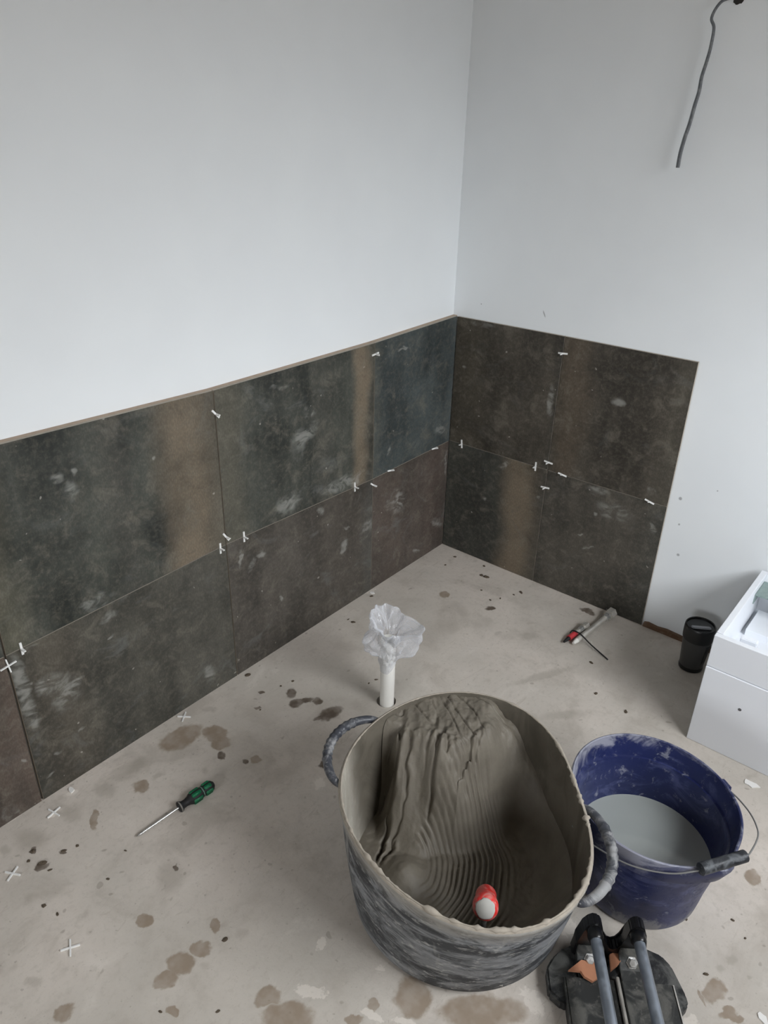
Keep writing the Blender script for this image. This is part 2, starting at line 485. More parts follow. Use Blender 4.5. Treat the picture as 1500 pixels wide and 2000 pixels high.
def dusty(name, rgb, dust, amt=.5, rough=.55, scale=14):
    m = NM(name, rough, .4)
    a = m.noise(scale, 6, .68, dist=.8); b = m.noise(scale*5, 4, .6)
    c = m.mix(m.rng(a, .45, .65, 0, amt), srgb(*rgb), srgb(*dust))
    c = m.mix(m.rng(b, .58, .72, 0, amt*.8), c, srgb(*dust))
    m.col(c)
    m.rough(m.rng(a, .4, .65, rough*.75, min(1, rough*1.4)))
    return m.m
def metal(name, rgb, rough=.3, var=.12):
    m = NM(name, rough, .5, .75)
    f = m.noise(50, 4)
    c = srgb(*rgb)
    m.col(m.mix(f, tuple(x*(1-var) for x in c[:3])+(1,), c))
    m.rough(m.rng(f, .3, .7, rough*.7, rough*1.5))
    return m.m
RUB_O, RUB_I, MORTAR, BLUE = rubber_outer(), rubber_inner(), mortar(), blue_plastic()
RUB_H = dusty('rubber_handle_dusted', (58, 60, 66), (150, 150, 150), .8, .5, 22)
CRUST = plain('dried_mortar_crust', (158, 150, 138), .9, .2, var=.25, scale=80, bump=.3)
CUT_BLACK = dusty('black_plastic_dusted', (34, 35, 36), (118, 118, 114), .55, .5, 16)
CUT_BED = dusty('dusted_black_bed_plate', (48, 49, 48), (112, 110, 104), .55, .55, 20)
CUT_GLOSS = plain('gloss_black_casting', (20, 20, 21), .28, .5)
STEEL = metal('galvanised_steel_rail', (158, 166, 176), .42, .4)
DULLW = plain('dull_grey_wire', (112, 112, 110), .5, .5)
CHROME = metal('chromed_steel', (214, 214, 212), .22)
DULLM = metal('dull_silver_fitting', (226, 222, 214), .45)
GALV = dusty('zinc_plated_bracket', (128, 146, 142), (160, 172, 168), .4, .4, 60)
WHITE_LAM = plain('white_melamine_board', (232, 235, 240), .38, .45, var=.015, scale=6)
WHITE_EDGE = plain('white_edge_banding', (240, 243, 248), .35, .45)
PIPE_W = plain('white_pvc_pipe', (236, 234, 228), .35, .45, var=.02)
SPACER_W = plain('white_spacer_plastic', (232, 232, 230), .45, .4)
MUG_B = plain('smoked_black_plastic', (62, 62, 61), .3, .5, var=.1)
MUG_L = plain('black_lid_plastic', (16, 17, 18), .35, .5)
MUG_G = plain('grey_lid_slider', (136, 138, 142), .4, .45)
GRN = plain('green_handle_plastic', (18, 112, 72), .42, .45, var=.15, scale=60)
BLK = plain('black_handle_rubber', (34, 34, 35), .55, .35, var=.2, scale=60)
RED = dusty('red_handle_plastic', (206, 44, 40), (176, 168, 160), .5, .4, 40)
TERRA = plain('terracotta_tile_body', (174, 122, 94), .85, .2, var=.15, scale=60)
DEBRIS = plain('dark_adhesive_crumb', (88, 78, 66), .9, .2, var=.3, scale=90)
PAPER = plain('white_plaster_flake', (232, 230, 226), .8, .2, var=.05)
CABLE = dusty('grey_cable_sheath', (96, 100, 104), (150, 152, 152), .5, .5, 60)
WOOD = dusty('stained_brown_timber', (98, 72, 52), (140, 124, 106), .45, .8, 40)
REDBAND = plain('red_band', (190, 60, 66), .5, .4)
def film():
    m = NM('clear_crumpled_film', .12, .8)
    t = m.n('ShaderNodeBsdfTransparent'); t.inputs[0].default_value = (.97, .97, .98, 1)
    m.col(srgb(222, 224, 228))
    mx = m.n('ShaderNodeMixShader')
    f = m.n('ShaderNodeLayerWeight'); f.inputs[0].default_value = .45
    fac = m.rng(m.math('ADD', f.outputs['Facing'], m.math('MULTIPLY', m.noise(60, 4), .35)), .1, 1.0, .22, .62)
    m.l(fac, mx.inputs[0]); m.l(t.outputs[0], mx.inputs[1]); m.l(m.b.outputs[0], mx.inputs[2])
    m.l(mx.outputs[0], m.t.nodes['Material Output'].inputs['Surface'])
    return m.m
FILM = film()
def cloudy_water():
    m = NM('cloudy_rinse_water', .08, .5)
    a = m.noise(4, 4)
    m.col(m.mix(a, srgb(146, 151, 147), srgb(158, 162, 159)))
    m.bump(m.noise(9, 2), .03, .002)
    return m.m
WATER = cloudy_water()
def pane():
    m = NM('window_glass', .05, .5)
    t = m.n('ShaderNodeBsdfTransparent'); mx = m.n('ShaderNodeMixShader'); mx.inputs[0].default_value = .06
    m.l(t.outputs[0], mx.inputs[1]); m.l(m.b.outputs[0], mx.inputs[2])
    m.l(mx.outputs[0], m.t.nodes['Material Output'].inputs['Surface'])
    return m.m
GLASS = pane()

# ================================================================== THE ROOM
YL, XR = 0.024, 0.012           # plaster faces of the left and right wall (tile faces lie at y = 0 and x = 0)
# floor with the round hole for the waste pipe
HOLE = (-0.828, -0.398, 0.0275)
bm = BM()
x0, x1, y0, y1 = XB, XR+.1, YW, YL+.1
nseg = 32
outer = [bm.verts.new((x, y, 0)) for x, y in ((x0, y0), (x1, y0), (x1, y1), (x0, y1))]
oe = [bm.edges.new((outer[i], outer[(i+1) % 4])) for i in range(4)]
ring = [bm.verts.new((HOLE[0]+HOLE[2]*math.cos(2*PI*k/nseg), HOLE[1]+HOLE[2]*math.sin(2*PI*k/nseg), 0)) for k in range(nseg)]
re_ = [bm.edges.new((ring[k], ring[(k+1) % nseg])) for k in range(nseg)]
bmesh.ops.triangle_fill(bm, edges=oe+re_, use_beauty=True)
for f in [f for f in bm.faces if (f.calc_center_median().xy-Vector(HOLE[:2])).length < HOLE[2]*.9]: bm.faces.remove(f)
low = [bm.verts.new((v.co.x, v.co.y, -.12)) for v in ring]
for k in range(nseg): bm.faces.new((ring[k], low[k], low[(k+1) % nseg], ring[(k+1) % nseg]))
bm.faces.new(low)
for f in bm.faces:
    f.normal_update()
floor = put('floor', bm, CONCRETE)
tag(floor, 'bare stained concrete floor', 'floor', kind='structure')

bm = BM(); box(bm, XB, XR+.1, YL, YL+.12, 0, ZC)
wall_left = tag(put('wall_left', bm, PAINT), 'white painted wall left of the corner', 'wall', kind='structure')
bm = BM(); box(bm, XR, XR+.12, YW, YL, 0, ZC)
wall_right = tag(put('wall_right', bm, PAINT_R), 'white painted wall right of the corner', 'wall', kind='structure')
bm = BM()
box(bm, XB-.25, XB, YW-.25, FILL_WIN['y0'], 0, ZC); box(bm, XB-.25, XB, FILL_WIN['y1'], YL+.12, 0, ZC)
box(bm, XB-.25, XB, FILL_WIN['y0'], FILL_WIN['y1'], 0, FILL_WIN['z0']); box(bm, XB-.25, XB, FILL_WIN['y0'], FILL_WIN['y1'], FILL_WIN['z1'], ZC)
tag(put('wall_back', bm, PLASTER), 'bare plaster wall behind the camera', 'wall', kind='structure')
bm = BM()
box(bm, XB, WIN['x0'], YW-.25, YW, 0, ZC); box(bm, WIN['x1'], XR+.12, YW-.25, YW, 0, ZC)
box(bm, WIN['x0'], WIN['x1'], YW-.25, YW, 0, WIN['z0']); box(bm, WIN['x0'], WIN['x1'], YW-.25, YW, WIN['z1'], ZC)
tag(put('wall_front', bm, PLASTER), 'bare plaster wall with the window', 'wall', kind='structure')
bm = BM(); box(bm, XB-.25, XR+.12, YW-.25, YL+.12, ZC, ZC+.1)
tag(put('ceiling', bm, PLASTER), 'bare plaster ceiling', 'ceiling', kind='structure')
# window
bm = BM()
a, b, c, d = WIN['x0'], WIN['x1'], WIN['z0'], WIN['z1']
w = .05
box(bm, a, a+w, YW-.16, YW-.1, c, d); box(bm, b-w, b, YW-.16, YW-.1, c, d)
box(bm, a+w, b-w, YW-.16, YW-.1, c, c+w); box(bm, a+w, b-w, YW-.16, YW-.1, d-w, d)
win = tag(put('window_1', bm, WHITE_EDGE), 'white framed window letting in daylight', 'window', kind='structure')
bm = BM(); box(bm, a+w, b-w, YW-.133, YW-.127, c+w, d-w)
put('window_pane', bm, GLASS, win)
bm = BM()  # frame and pane of the unseen window added for fill light
a, b, c, d = FILL_WIN['y0'], FILL_WIN['y1'], FILL_WIN['z0'], FILL_WIN['z1']
box(bm, XB-.16, XB-.1, a, a+w, c, d); box(bm, XB-.16, XB-.1, b-w, b, c, d)
box(bm, XB-.16, XB-.1, a+w, b-w, c, c+w); box(bm, XB-.16, XB-.1, a+w, b-w, d-w, d)
fill_frame = tag(put('fill_window', bm, WHITE_EDGE), 'white framed fill-light window added behind the camera', 'window', kind='structure')
bm = BM(); box(bm, XB-.133, XB-.127, a+w, b-w, c+w, d-w)
put('window_pane', bm, GLASS, fill_frame)

# ---- tiles
TH = .009
G = .0011       # half a joint
LX = [0.0, -.425, -1.03, -1.634, -2.25]
LM = [.430, .426, .4445, .432, .432]
LT = [.878, .870, .872, .894, .900]
RY = [0.0, -.397, -.802]
RM = [.433, .436, .4375]
RT = [.877, .882, .8845]
SM = {
'UL2': [(-0.727,0.667,0.0471,0.0236,-2.71), (-0.708,0.730,0.0218,0.0166,2.49), (-0.783,0.318+.15,0.0246,0.0190,1.19), (-0.816,0.830,0.0261,0.0068,2.89), (-0.80,0.48,0.0439,0.0249,-3.08), (-0.56,0.46,0.0901,0.0202,3.07)],
'LL1': [(-0.050,0.117,0.0308,0.0154,2.56), (-0.337,0.301,0.0268,0.0161,2.75), (-0.172,0.048,0.0213,0.0059,2.68), (-0.295,0.295,0.0490,0.0320,2.28), (-.012,.35,.005,.05,0)],
'LL2': [(-0.951,0.342,0.0202,0.0106,1.08), (-0.985,0.383,0.0275,0.0057,1.39), (-0.669,0.405,0.0149,0.0093,2.51), (-0.843,0.175,0.0113,0.0060,1.71), (-0.569,0.233,0.0272,0.0164,1.29), (-0.456,0.252,0.0338,0.0238,0.84), (-0.912,0.363,0.0150,0.0100,2.73), (-0.557,0.303,0.0158,0.0034,2.73)],
'LL3': [(-1.572,0.311,0.0207,0.0149,1.53), (-1.598,0.331,0.0060,0.0051,1.94), (-1.616,0.33,0.085,0.014,1.60), (-1.617,0.30,0.060,0.012,1.60), (-1.61,.25,.05,.010,1.6), (-1.535,0.273,0.0482,0.0322,1.95), (-1.572,0.114,0.0080,0.0047,2.13), (-1.389,0.346,0.0070,0.0033,-2.88), (-1.608,0.062,0.0085,0.0035,-2.76), (-1.496,0.278,0.0249,0.0144,1.19), (-1.390,0.405,0.0212,0.0093,-2.98), (-1.125,0.069,0.0253,0.0171,1.81), (-1.508,0.135,0.0090,0.0053,-2.95), (-1.577,0.422,0.0129,0.0040,2.98)],
'UL3': [(-1.451,0.782,0.0159,0.0077,2.76), (-1.423,0.745,0.0209,0.0116,1.47), (-1.397,0.465,0.0154,0.0113,2.09), (-1.409,0.788,0.0074,0.0064,2.21), (-1.216,0.756,0.0044,0.0035,2.44), (-1.411,0.458,0.0361,0.0172,3.06)],
'UL1': [(-0.282,0.825,0.0328,0.0036,-3.06), (-0.345,0.501,0.0137,0.0084,1.45), (-0.059,0.489,0.0306,0.0119,2.94)],
'LL4': [(-1.651,0.141,0.0060,0.0033,1.63), (-1.709,0.022,0.0201,0.0136,2.33)],
'UR1': [(-0.095,0.866,0.0390,0.0100,3.11), (-0.376,0.668,0.0473,0.0090,1.53), (-0.038,0.713,0.0064,0.0052,2.69)],
'UR2': [(-0.598,0.718,0.0189,0.0095,3.14), (-0.746,0.471,0.0129,0.0097,2.64)],
'LR1': [(-0.166,0.251,0.0095,0.0073,2.36), (-0.235,0.406,0.0216,0.0089,2.54), (-0.380,0.332,0.0080,0.0054,2.65)],
'LR2': [(-0.584,0.335,0.0078,0.0065,2.11), (-0.582,0.210,0.0192,0.0036,2.63), (-0.770,0.356,0.0162,0.0068,1.07), (-0.781,0.315,0.0084,0.0066,2.45), (-0.544,0.240,0.0076,0.0036,2.72), (-0.575,0.419,0.0343,0.0106,2.99), (-0.645,0.366,0.0492,0.0255,3.13)],
}
RUST, TAN = (130, 116, 98), (112, 103, 89)
GRN_D, GRN_L, BRN_D, BRN_L, BLU = (44, 48, 45), (72, 74, 68), (66, 61, 56), (86, 79, 72), (58, 65, 66)
TM = {   # A, B, bands (u from the tile's own left edge, half width, colour, strength), haze
'UL4': (GRN_D, GRN_L, (), .2),
'UL3': (GRN_D, GRN_L, ((.50, .11, RUST, .8), (.585, .04, TAN, .5), (.0, .09, (104, 100, 84), .6), (.31, .07, (84, 82, 76), .4)), .2),
'UL2': (GRN_D, GRN_L, ((.535, .055, RUST, .85), (.02, .10, (100, 96, 84), .7), (.36, .06, (84, 82, 76), .4), (.6, .03, (88, 82, 72), .5)), .35),
'UL1': (BLU, (74, 81, 81), ((.0, .05, (92, 92, 84), .4), (.41, .05, (84, 92, 94), .4)), .25),
'LL4': (BRN_D, (92, 80, 72), (), .2),
'LL3': ((60, 60, 55), (80, 78, 71), ((.08, .12, (92, 82, 70), .35), (.5, .15, (86, 84, 78), .4)), .35),
'LL2': ((68, 64, 59), (86, 81, 75), ((.45, .2, (74, 68, 62), .5), (.6, .06, (88, 88, 84), .5)), .35),
'LL1': ((70, 64, 60), (88, 79, 73), ((.1, .1, (100, 88, 80), .5), (.35, .1, (84, 70, 64), .4)), .35),
'UR1': ((58, 54, 48), (76, 71, 63), ((.05, .12, (88, 82, 70), .5), (.4, .04, (54, 52, 48), .5)), .15),
'UR2': ((56, 52, 46), (74, 69, 61), ((.05, .08, (96, 84, 70), .6), (.38, .06, (92, 88, 78), .5)), .2),
'LR1': ((50, 51, 48), (62, 63, 58), ((.30, .09, RUST, .8), (.38, .04, (92, 84, 74), .5)), .15),
'LR2': ((60, 58, 53), (78, 74, 67), ((.4, .08, (70, 74, 70), .4),), .25),
}
TLAB = {}
seed = 1
def make_tile(key, wall, right, s0, s1, z0, z1):
    """s0,s1: wall stations of the left and right edge as seen from the room; z0,z1: (at s0, at s1)"""
    global seed
    W = abs(s1-s0) - 2*G
    lo, hi = (z0[0]+G, z0[1]+G), (z1[0]-G, z1[1]-G)
    org = lo[0]
    bm = BM()
    F = [(0, lo[0]), (W, lo[1]), (W, hi[1]), (0, hi[0])]
    e = .0006
    front = [bm.verts.new((u+(e if u == 0 else -e), 0, z-org+(e if i < 2 else -e))) for i, (u, z) in enumerate(F)]
    mid = [bm.verts.new((u, e, z-org)) for u, z in F]
    back = [bm.verts.new((u, TH, z-org)) for u, z in F]
    bm.faces.new(front).material_index = 0
    for k in range(4):
        bm.faces.new((front[k], front[(k+1) % 4], mid[(k+1) % 4], mid[k])).material_index = 0
        bm.faces.new((mid[k], mid[(k+1) % 4], back[(k+1) % 4], back[k])).material_index = 1
    bm.faces.new(list(reversed(back))).material_index = 1
    sme = []
    for (s, z, a, b, r) in SM.get(key, []):
        if right: sme.append((-s - abs(s0) - G, z-org, a, b, PI-r))
        else: sme.append((s - s0 - G, z-org, a, b, r))
    A, B, bands, chalk = TM[key]
    m = tile_mat(key, A, B, seed, bands, sme, chalk)
    seed += 1
    o = put('tile', bm, [m, BODY], wall)
    if right:
        o.location = (0, s0-G, org); o.rotation_euler = (0, 0, -PI/2)
    else:
        o.location = (s0+G, 0, org)
    return o
XG = [0, .0, .0009, .0018, 0]       # extra half width of the wider vertical joints
for i in range(4):
    b, a = LX[i], LX[i+1]
    a += XG[i+1]; b -= XG[i]
    make_tile('LL%d' % (i+1), wall_left, False, a, b, (.001, .001), (LM[i+1], LM[i]))
    make_tile('UL%d' % (i+1), wall_left, False, a, b, (LM[i+1], LM[i]), (LT[i+1], LT[i]))
for i in range(2):
    a, b = RY[i], RY[i+1]
    if i == 0: a = -.0005
    make_tile('LR%d' % (i+1), wall_right, True, a, b, (.001, .001), (RM[i], RM[i+1]))
    make_tile('UR%d' % (i+1), wall_right, True, a, b, (RM[i], RM[i+1]), (RT[i], RT[i+1]))
# adhesive behind the tiles
bm = BM(); box(bm, LX[-1], XR, TH, YL, 0, .85); put('adhesive_bed', bm, ADH, wall_left)
bm = BM(); box(bm, TH, XR, RY[-1]+.004, 0, 0, .868); put('adhesive_bed', bm, ADH, wall_right)
# exposed backing ledge above the left tiles
bm = BM()
pts = [(LX[i], LT[i]-.001) for i in range(5)]
poly = [(XR, .85)] + [(XR, pts[0][1])] + pts[1:] + [(LX[-1], .85)]
prism(bm, poly, TH+.0004, YL, 'xz')
tag(put('trim_1', bm, BOARD), 'beige exposed backing board edge above the left wall tiles', 'trim', kind='structure')
# brown timber at the foot of the right wall
bm = BM()
zs = [.013, .017, .014, .018, .015, .016, .014, .014]
ys = [-.806, -.82, -.85, -.88, -.93, -1.0, -1.4, -2.2]
prism(bm, [(ys[0], 0)] + list(zip(ys, zs)) + [(ys[-1], 0)], .0, XR, 'yz')
tag(put('baseboard_right', bm, WOOD), 'rough brown timber strip at the foot of the right wall', 'baseboard', kind='structure')

# ================================================================== TILE SPACERS
def spacer_mesh(L=.030, t=.0022, w=.0042, full=True):
    """bar along X, arms along Y (out of the wall = -Y); thin along Z"""
    bm = BM()
    box(bm, -L/2, L/2, -t/2, t/2, -w/2, w/2)
    if full: box(bm, -t/2, t/2, -L/2, -t/2, -w/2, w/2)
    box(bm, -t/2, t/2, t/2, .008, -.0011, .0011)
    bmesh.ops.recalc_face_normals(bm, faces=bm.faces)
    me = bpy.data.meshes.new('tile_spacer'); bm.to_mesh(me); bm.free(); me.materials.append(SPACER_W)
    return me
SPM = spacer_mesh(.031, .0025, .005)
def cross_mesh(L=.036, t=.0028, h=.0035):
    bm = BM()
    box(bm, -L/2, L/2, -t/2, t/2, 0, h); box(bm, -t/2, t/2, t/2, L/2, 0, h); box(bm, -t/2, t/2, -L/2, -t/2, 0, h)
    bmesh.ops.recalc_face_normals(bm, faces=bm.faces)
    me = bpy.data.meshes.new('flat_tile_spacer'); bm.to_mesh(me); bm.free(); me.materials.append(SPACER_W)
    return me
CRM = cross_mesh()
SPACERS = [
 ('l','V',-1.030,.812,'white plastic spacer high in the left wall joint beside the tan streak'),
 ('l','V',-.425,.836,'white plastic spacer near the top of the left wall joint nearest the corner'),
 ('l','H',-1.052,.4425,'white plastic spacer in the horizontal joint just left of the four-tile crossing'),
 ('l','V',-1.030,.468,'white plastic spacer in the vertical joint just above the left four-tile crossing'),
 ('l','H',-.970,.443,'white plastic spacer standing upright just right of the left four-tile crossing'),
 ('l','H',-.515,.430,'white plastic spacer in the horizontal joint below the narrow tan streak'),
 ('l','V',-.425,.405,'white plastic spacer just below the tile crossing above the plastic-wrapped pipe'),
 ('l','L',-.337,.4265,'white plastic spacer twisted flat under the bluish tile, further from the corner'),
 ('l','L',-.091,.429,'white plastic spacer twisted flat under the bluish tile, close to the corner'),
 ('l','H',-1.599,.4325,'white plastic spacer sticking out of the joint at the far left'),
 ('r','H',-.055,.4335,'white plastic spacer in the right wall horizontal joint close to the corner'),
 ('r','V',-.397,.829,'white plastic spacer near the top of the right wall vertical joint'),
 ('r','H',-.353,.4357,'white plastic spacer in the right wall joint just left of the tile crossing'),
 ('r','V',-.397,.464,'white plastic spacer just above the right wall tile crossing'),
 ('r','V',-.397,.372,'white plastic spacer below the right wall tile crossing'),
 ('r','L',-.452,.4363,'white plastic spacer lying flat just right of the right wall tile crossing'),
 ('r','L',-.747,.4372,'white plastic spacer lying flat near the right end of the tiled wall'),
]
for i, (wl, ty, s, z, lab) in enumerate(SPACERS):
    o = bpy.data.objects.new('tile_spacer', SPM)
    COL.objects.link(o)
    tw = random.uniform(-.12, .12)+{0: .9, 3: 1.1, 6: .75}.get(i, 0)
    R0 = Matrix.Rotation(PI/2, 4, 'Y') if ty == 'H' else Matrix.Identity(4)
    if ty == 'L': R0 = Matrix.Rotation(.2, 4, 'Y') @ Matrix.Rotation(-.35, 4, 'X')
    RW = Matrix.Rotation(-PI/2, 4, 'Z') if wl == 'r' else Matrix.Identity(4)
    o.matrix_world = Matrix.Translation((s, -.0013, z) if wl == 'l' else (-.0013, s, z)) @ RW @ Matrix.Rotation(tw, 4, 'Y') @ R0
    tag(o, lab, 'tile spacer', 'white spacers in the wall tile joints')
o = bpy.data.objects.new('tile_spacer', CRM); COL.objects.link(o)
o.matrix_world = Matrix.Translation((-1.634, -.001, .408)) @ Matrix.Rotation(PI/2, 4, 'X') @ Matrix.Rotation(.12, 4, 'Z')
tag(o, 'white cross spacer pressed flat over the leftmost vertical joint', 'tile spacer', 'white spacers in the wall tile joints')
for x, y, rz, lab in ((-1.778, -.135, .5, 'white cross spacer on the floor near the dark crumbs at left'), (-1.787, -.379, 1.05, 'white cross spacer on the open floor at lower left'),
                      (-1.636, -.052, .2, 'white cross spacer on the floor against the left wall foot'), (-1.239, -.022, .65, 'white cross spacer on the floor beside the brown damp patch')):
    o = bpy.data.objects.new('tile_spacer', CRM); COL.objects.link(o)
    o.location = (x, y, 0); o.rotation_euler = (0, 0, rz)
    tag(o, lab, 'tile spacer', 'white spacers dropped on the floor')

# ================================================================== RUBBER TUB
TUB = Vector((-1.187, -.889, 0))
FC = [.2595, -.0054, .0017, .0005, .0251, .0096, .0051]
def rim_r(t): return FC[0]+FC[1]*math.cos(t)+FC[2]*math.sin(t)+FC[3]*math.cos(2*t)+FC[4]*math.sin(2*t)+FC[5]*math.cos(3*t)+FC[6]*math.sin(3*t)
def rim_z(t): return .300+.02*rim_r(t)*math.sin(t)
def tub_r(t, z):
    f = min(1, max(0, z/rim_z(t)))
    return .219*(1-f)+rim_r(t)*f + .004*math.sin(PI*f)
tub = tag(empty('rubber_tub', TUB), 'large black rubber tub smeared with grey mortar, two loop handles', 'tub')
bm = BM()
N = 144
rings = []
mi = []
def ringat(fn):
    return [bm.verts.new(fn(2*PI*k/N)) for k in range(N)]
def P3(t, r, z): return Vector((r*math.cos(t), r*math.sin(t), z))
seq = [(lambda t: P3(t, .200, .0), 0), (lambda t: P3(t, .212, .004), 0), (lambda t: P3(t, tub_r(t, .018), .018), 0)]
for f in (.15, .28, .42, .56, .7, .82, .92): seq.append((lambda t, f=f: P3(t, tub_r(t, rim_z(t)*f), rim_z(t)*f), 0))
seq += [(lambda t: P3(t, rim_r(t)-.0005, rim_z(t)-.016), 0), (lambda t: P3(t, rim_r(t)+.0035, rim_z(t)-.012), 0), (lambda t: P3(t, rim_r(t)+.0035, rim_z(t)-.003), 0), (lambda t: P3(t, rim_r(t)+.001, rim_z(t)), 2),
        (lambda t: P3(t, rim_r(t)-.003, rim_z(t)), 2), (lambda t: P3(t, rim_r(t)-.0055, rim_z(t)-.003), 1)]
for f in (.9, .75, .6, .45, .3, .15, .05): seq.append((lambda t, f=f: P3(t, tub_r(t, rim_z(t)*f)-.0065, rim_z(t)*f), 1))
seq.append((lambda t: P3(t, .19, .006), 1))
rr_ = [(ringat(fn), m_) for fn, m_ in seq]
for i in range(len(rr_)-1):
    for k in range(N):
        bm.faces.new((rr_[i][0][k], rr_[i][0][(k+1) % N], rr_[i+1][0][(k+1) % N], rr_[i+1][0][k])).material_index = rr_[i+1][1]
bm.faces.new(list(reversed(rr_[0][0]))); bm.faces.new(rr_[-1][0]).material_index = 1
put('tub_body', bm, [RUB_O, RUB_I, CRUST], tub, smooth=True, sharp=50)
# crust of mortar along the rim
bm = BM()
path = []
for k in range(301):
    t = 2*PI*k/300
    path.append(P3(t, rim_r(t)-.002, rim_z(t)+.0005))
def crust_r(i, u):
    t = 2*PI*u
    front = .5+.5*math.cos(t-math.radians(-120))
    n = max(0, fbm(math.cos(t)*7, math.sin(t)*7, 1.3, 4))
    fin = max(0, nz(math.cos(t)*26, math.sin(t)*26, 4.0))
    return .0012+.0095*n*front+.0055*fin*front+.0025*fin
tube(bm, path, crust_r, 8, 0, cap=False)
put('rim_crust', bm, CRUST, tub, smooth=True)
# handles: ribbed loops
def handle(t0, t1, out, lift, swap=1):
    bm = BM()
    pts = []
    n = 90
    for i in range(n+1):
        u = i/n
        t = t0+(t1-t0)*u
        b = math.sin(PI*u)**.62
        pts.append(P3(t, rim_r(t)+.0010+(out-.003)*b, rim_z(t)-.012+(lift+.004)*b))
    def hr(i, u):
        r = .0096-.0028*(abs(2*u-1)**6)
        if .22 < u < .80: r += .0016*max(0, math.sin((u-.22)/.58*PI*2*9))
        return r
    tube(bm, pts, hr, 14, 0, flat=1.0)
    return put('handle', bm, RUB_H, tub, smooth=True)
handle(math.radians(82), math.radians(126), .048, .008)
handle(math.radians(-57), math.radians(-104), .040, .004)

# ---- mortar in the tub
mort = BM()
UA, WB = Vector((.871, .491)), Vector((.491, -.871))
CRACKS = [(-.160, .10, -.02, .16, .016), (-.134, -.05, .07, .15, .014), (-.100, .25, .10, .17, .008), (-.074, .12, .06, .175, .015), (-.045, -.25, .11, .19, .009), (-.018, .30, .09, .20, .013), (.006, .1, .12, .205, .012), (-.112, .5, .02, .08, .009), (-.125, .3, -.03, .03, .010)]
def mortar_h(x, y):
    a = x*UA.x+y*UA.y; b = x*WB.x+y*WB.y
    r = math.hypot(x, y)
    n14 = nz(x*14, y*14, 3)
    rb = max(0, b+.02)
    a0 = .012+rb*.55+n14*.024
    up_ = sm(a, a0, a0+.13+rb*.45)
    wig = nz(a*18, 0, 2)*.020+nz(a*47, 3, 2)*.008
    left = sm(b, -.192+wig, -.148+wig)
    keep = max(left, sm(a, .10+.03*nz(b*20, 1, 4), .17))
    heap = up_*keep*(1-.5*sm(b, .02, .15))
    h = .070+.222*heap+nz(x*9, y*9, 1.0)*.012
    # smooth lobe at the left front
    h += .042*math.exp(-(((a+.050)/.045)**2+((b+.110)/.045)**2))
    # coat climbing the walls
    h += .075*sm(r, .15, .235)*sm(b, .04, .16)
    h += .03*sm(r, .17, .22)*sm(-a, .05, .15)
    # combed grooves curving round the lobe
    da, db = a+.02, b+.13
    rad = math.hypot(da, db)
    g = math.sin((rad+nz(a*12, b*12, 7)*.010)*2*PI/.0118)
    ang = math.atan2(da, db)
    m1 = sm(rad, .055, .075)*sm(-rad, -.26, -.20)*sm(ang, -.9, -.55)*sm(-ang, -1.15, -.85)
    m1 *= .3+.7*sm(nz(a*9, b*9, 11), -.4, .1)
    h += .0046*(g-.25*abs(g))*m1*(1-.75*sm(a, .13, .17))
    # torn cracks running down the heap
    for b0, k, c0, c1, dep in CRACKS:
        if c0-.01 < a < c1+.01:
            bc = b0+k*(a-.1)+.007*nz(a*34, b0*50, 1)+.004*nz(a*90, b0*50, 2)
            d = b-bc
            if abs(d) < .022:
                e = sm(a, c0-.01, c0+.02)*sm(-a, -c1-.01, -c1+.02)
                wd = .0036+.0022*nz(a*60, b0*9, 5)
                h -= dep*e*math.exp(-(d/wd)**2)
                h += .35*dep*e*math.exp(-((d-.009)/.006)**2)
    # lumps
    h += heap*(.012*fbm(a*16, b*26, 2, 3)+.005*fbm(a*55, b*55, 6, 3)+.006*max(0, nz(a*38, b*30, 13)))
    h += .0015*fbm(x*50, y*50, 9, 2)
    # smeared plateau at the back, pressed up to the rim
    pl_ = .85*sm(a, .135+.02*nz(b*30, 0, 6), .17)*sm(-b, -.085, -.01)
    return h*(1-pl_)+pl_*(.2965+.006*nz(a*13, b*22, 4)+.004*fbm(a*34, b*60, 3, 3)+.03*(a-.20)-.006*sm(abs(nz(a*18+b*20, b*12, 15)), .08, .0))
NR, NT = 170, 620
cen = mort.verts.new((0, 0, mortar_h(0, 0)))
prev = None
for i in range(1, NR+1):
    f = (i/NR)**.8
    cur = []
    for k in range(NT):
        t = 2*PI*k/NT
        r = f*.222
        for _ in range(1):
            h = min(mortar_h(r*math.cos(t), r*math.sin(t)), rim_z(t)-.006)
            r = f*(tub_r(t, h)-.004)
        h = min(mortar_h(r*math.cos(t), r*math.sin(t)), rim_z(t)-.002)
        cur.append(mort.verts.new((r*math.cos(t), r*math.sin(t), h)))
    if prev is None:
        for k in range(NT): mort.faces.new((cen, cur[k], cur[(k+1) % NT]))
    else:
        for k in range(NT): mort.faces.new((prev[k], cur[k], cur[(k+1) % NT], prev[(k+1) % NT]))
    prev = cur
o = put('wet_mortar', mort, MORTAR, smooth=True, loc=TUB)
tag(o, 'wet grey mortar with combed ridges heaped inside the rubber tub', 'mortar')

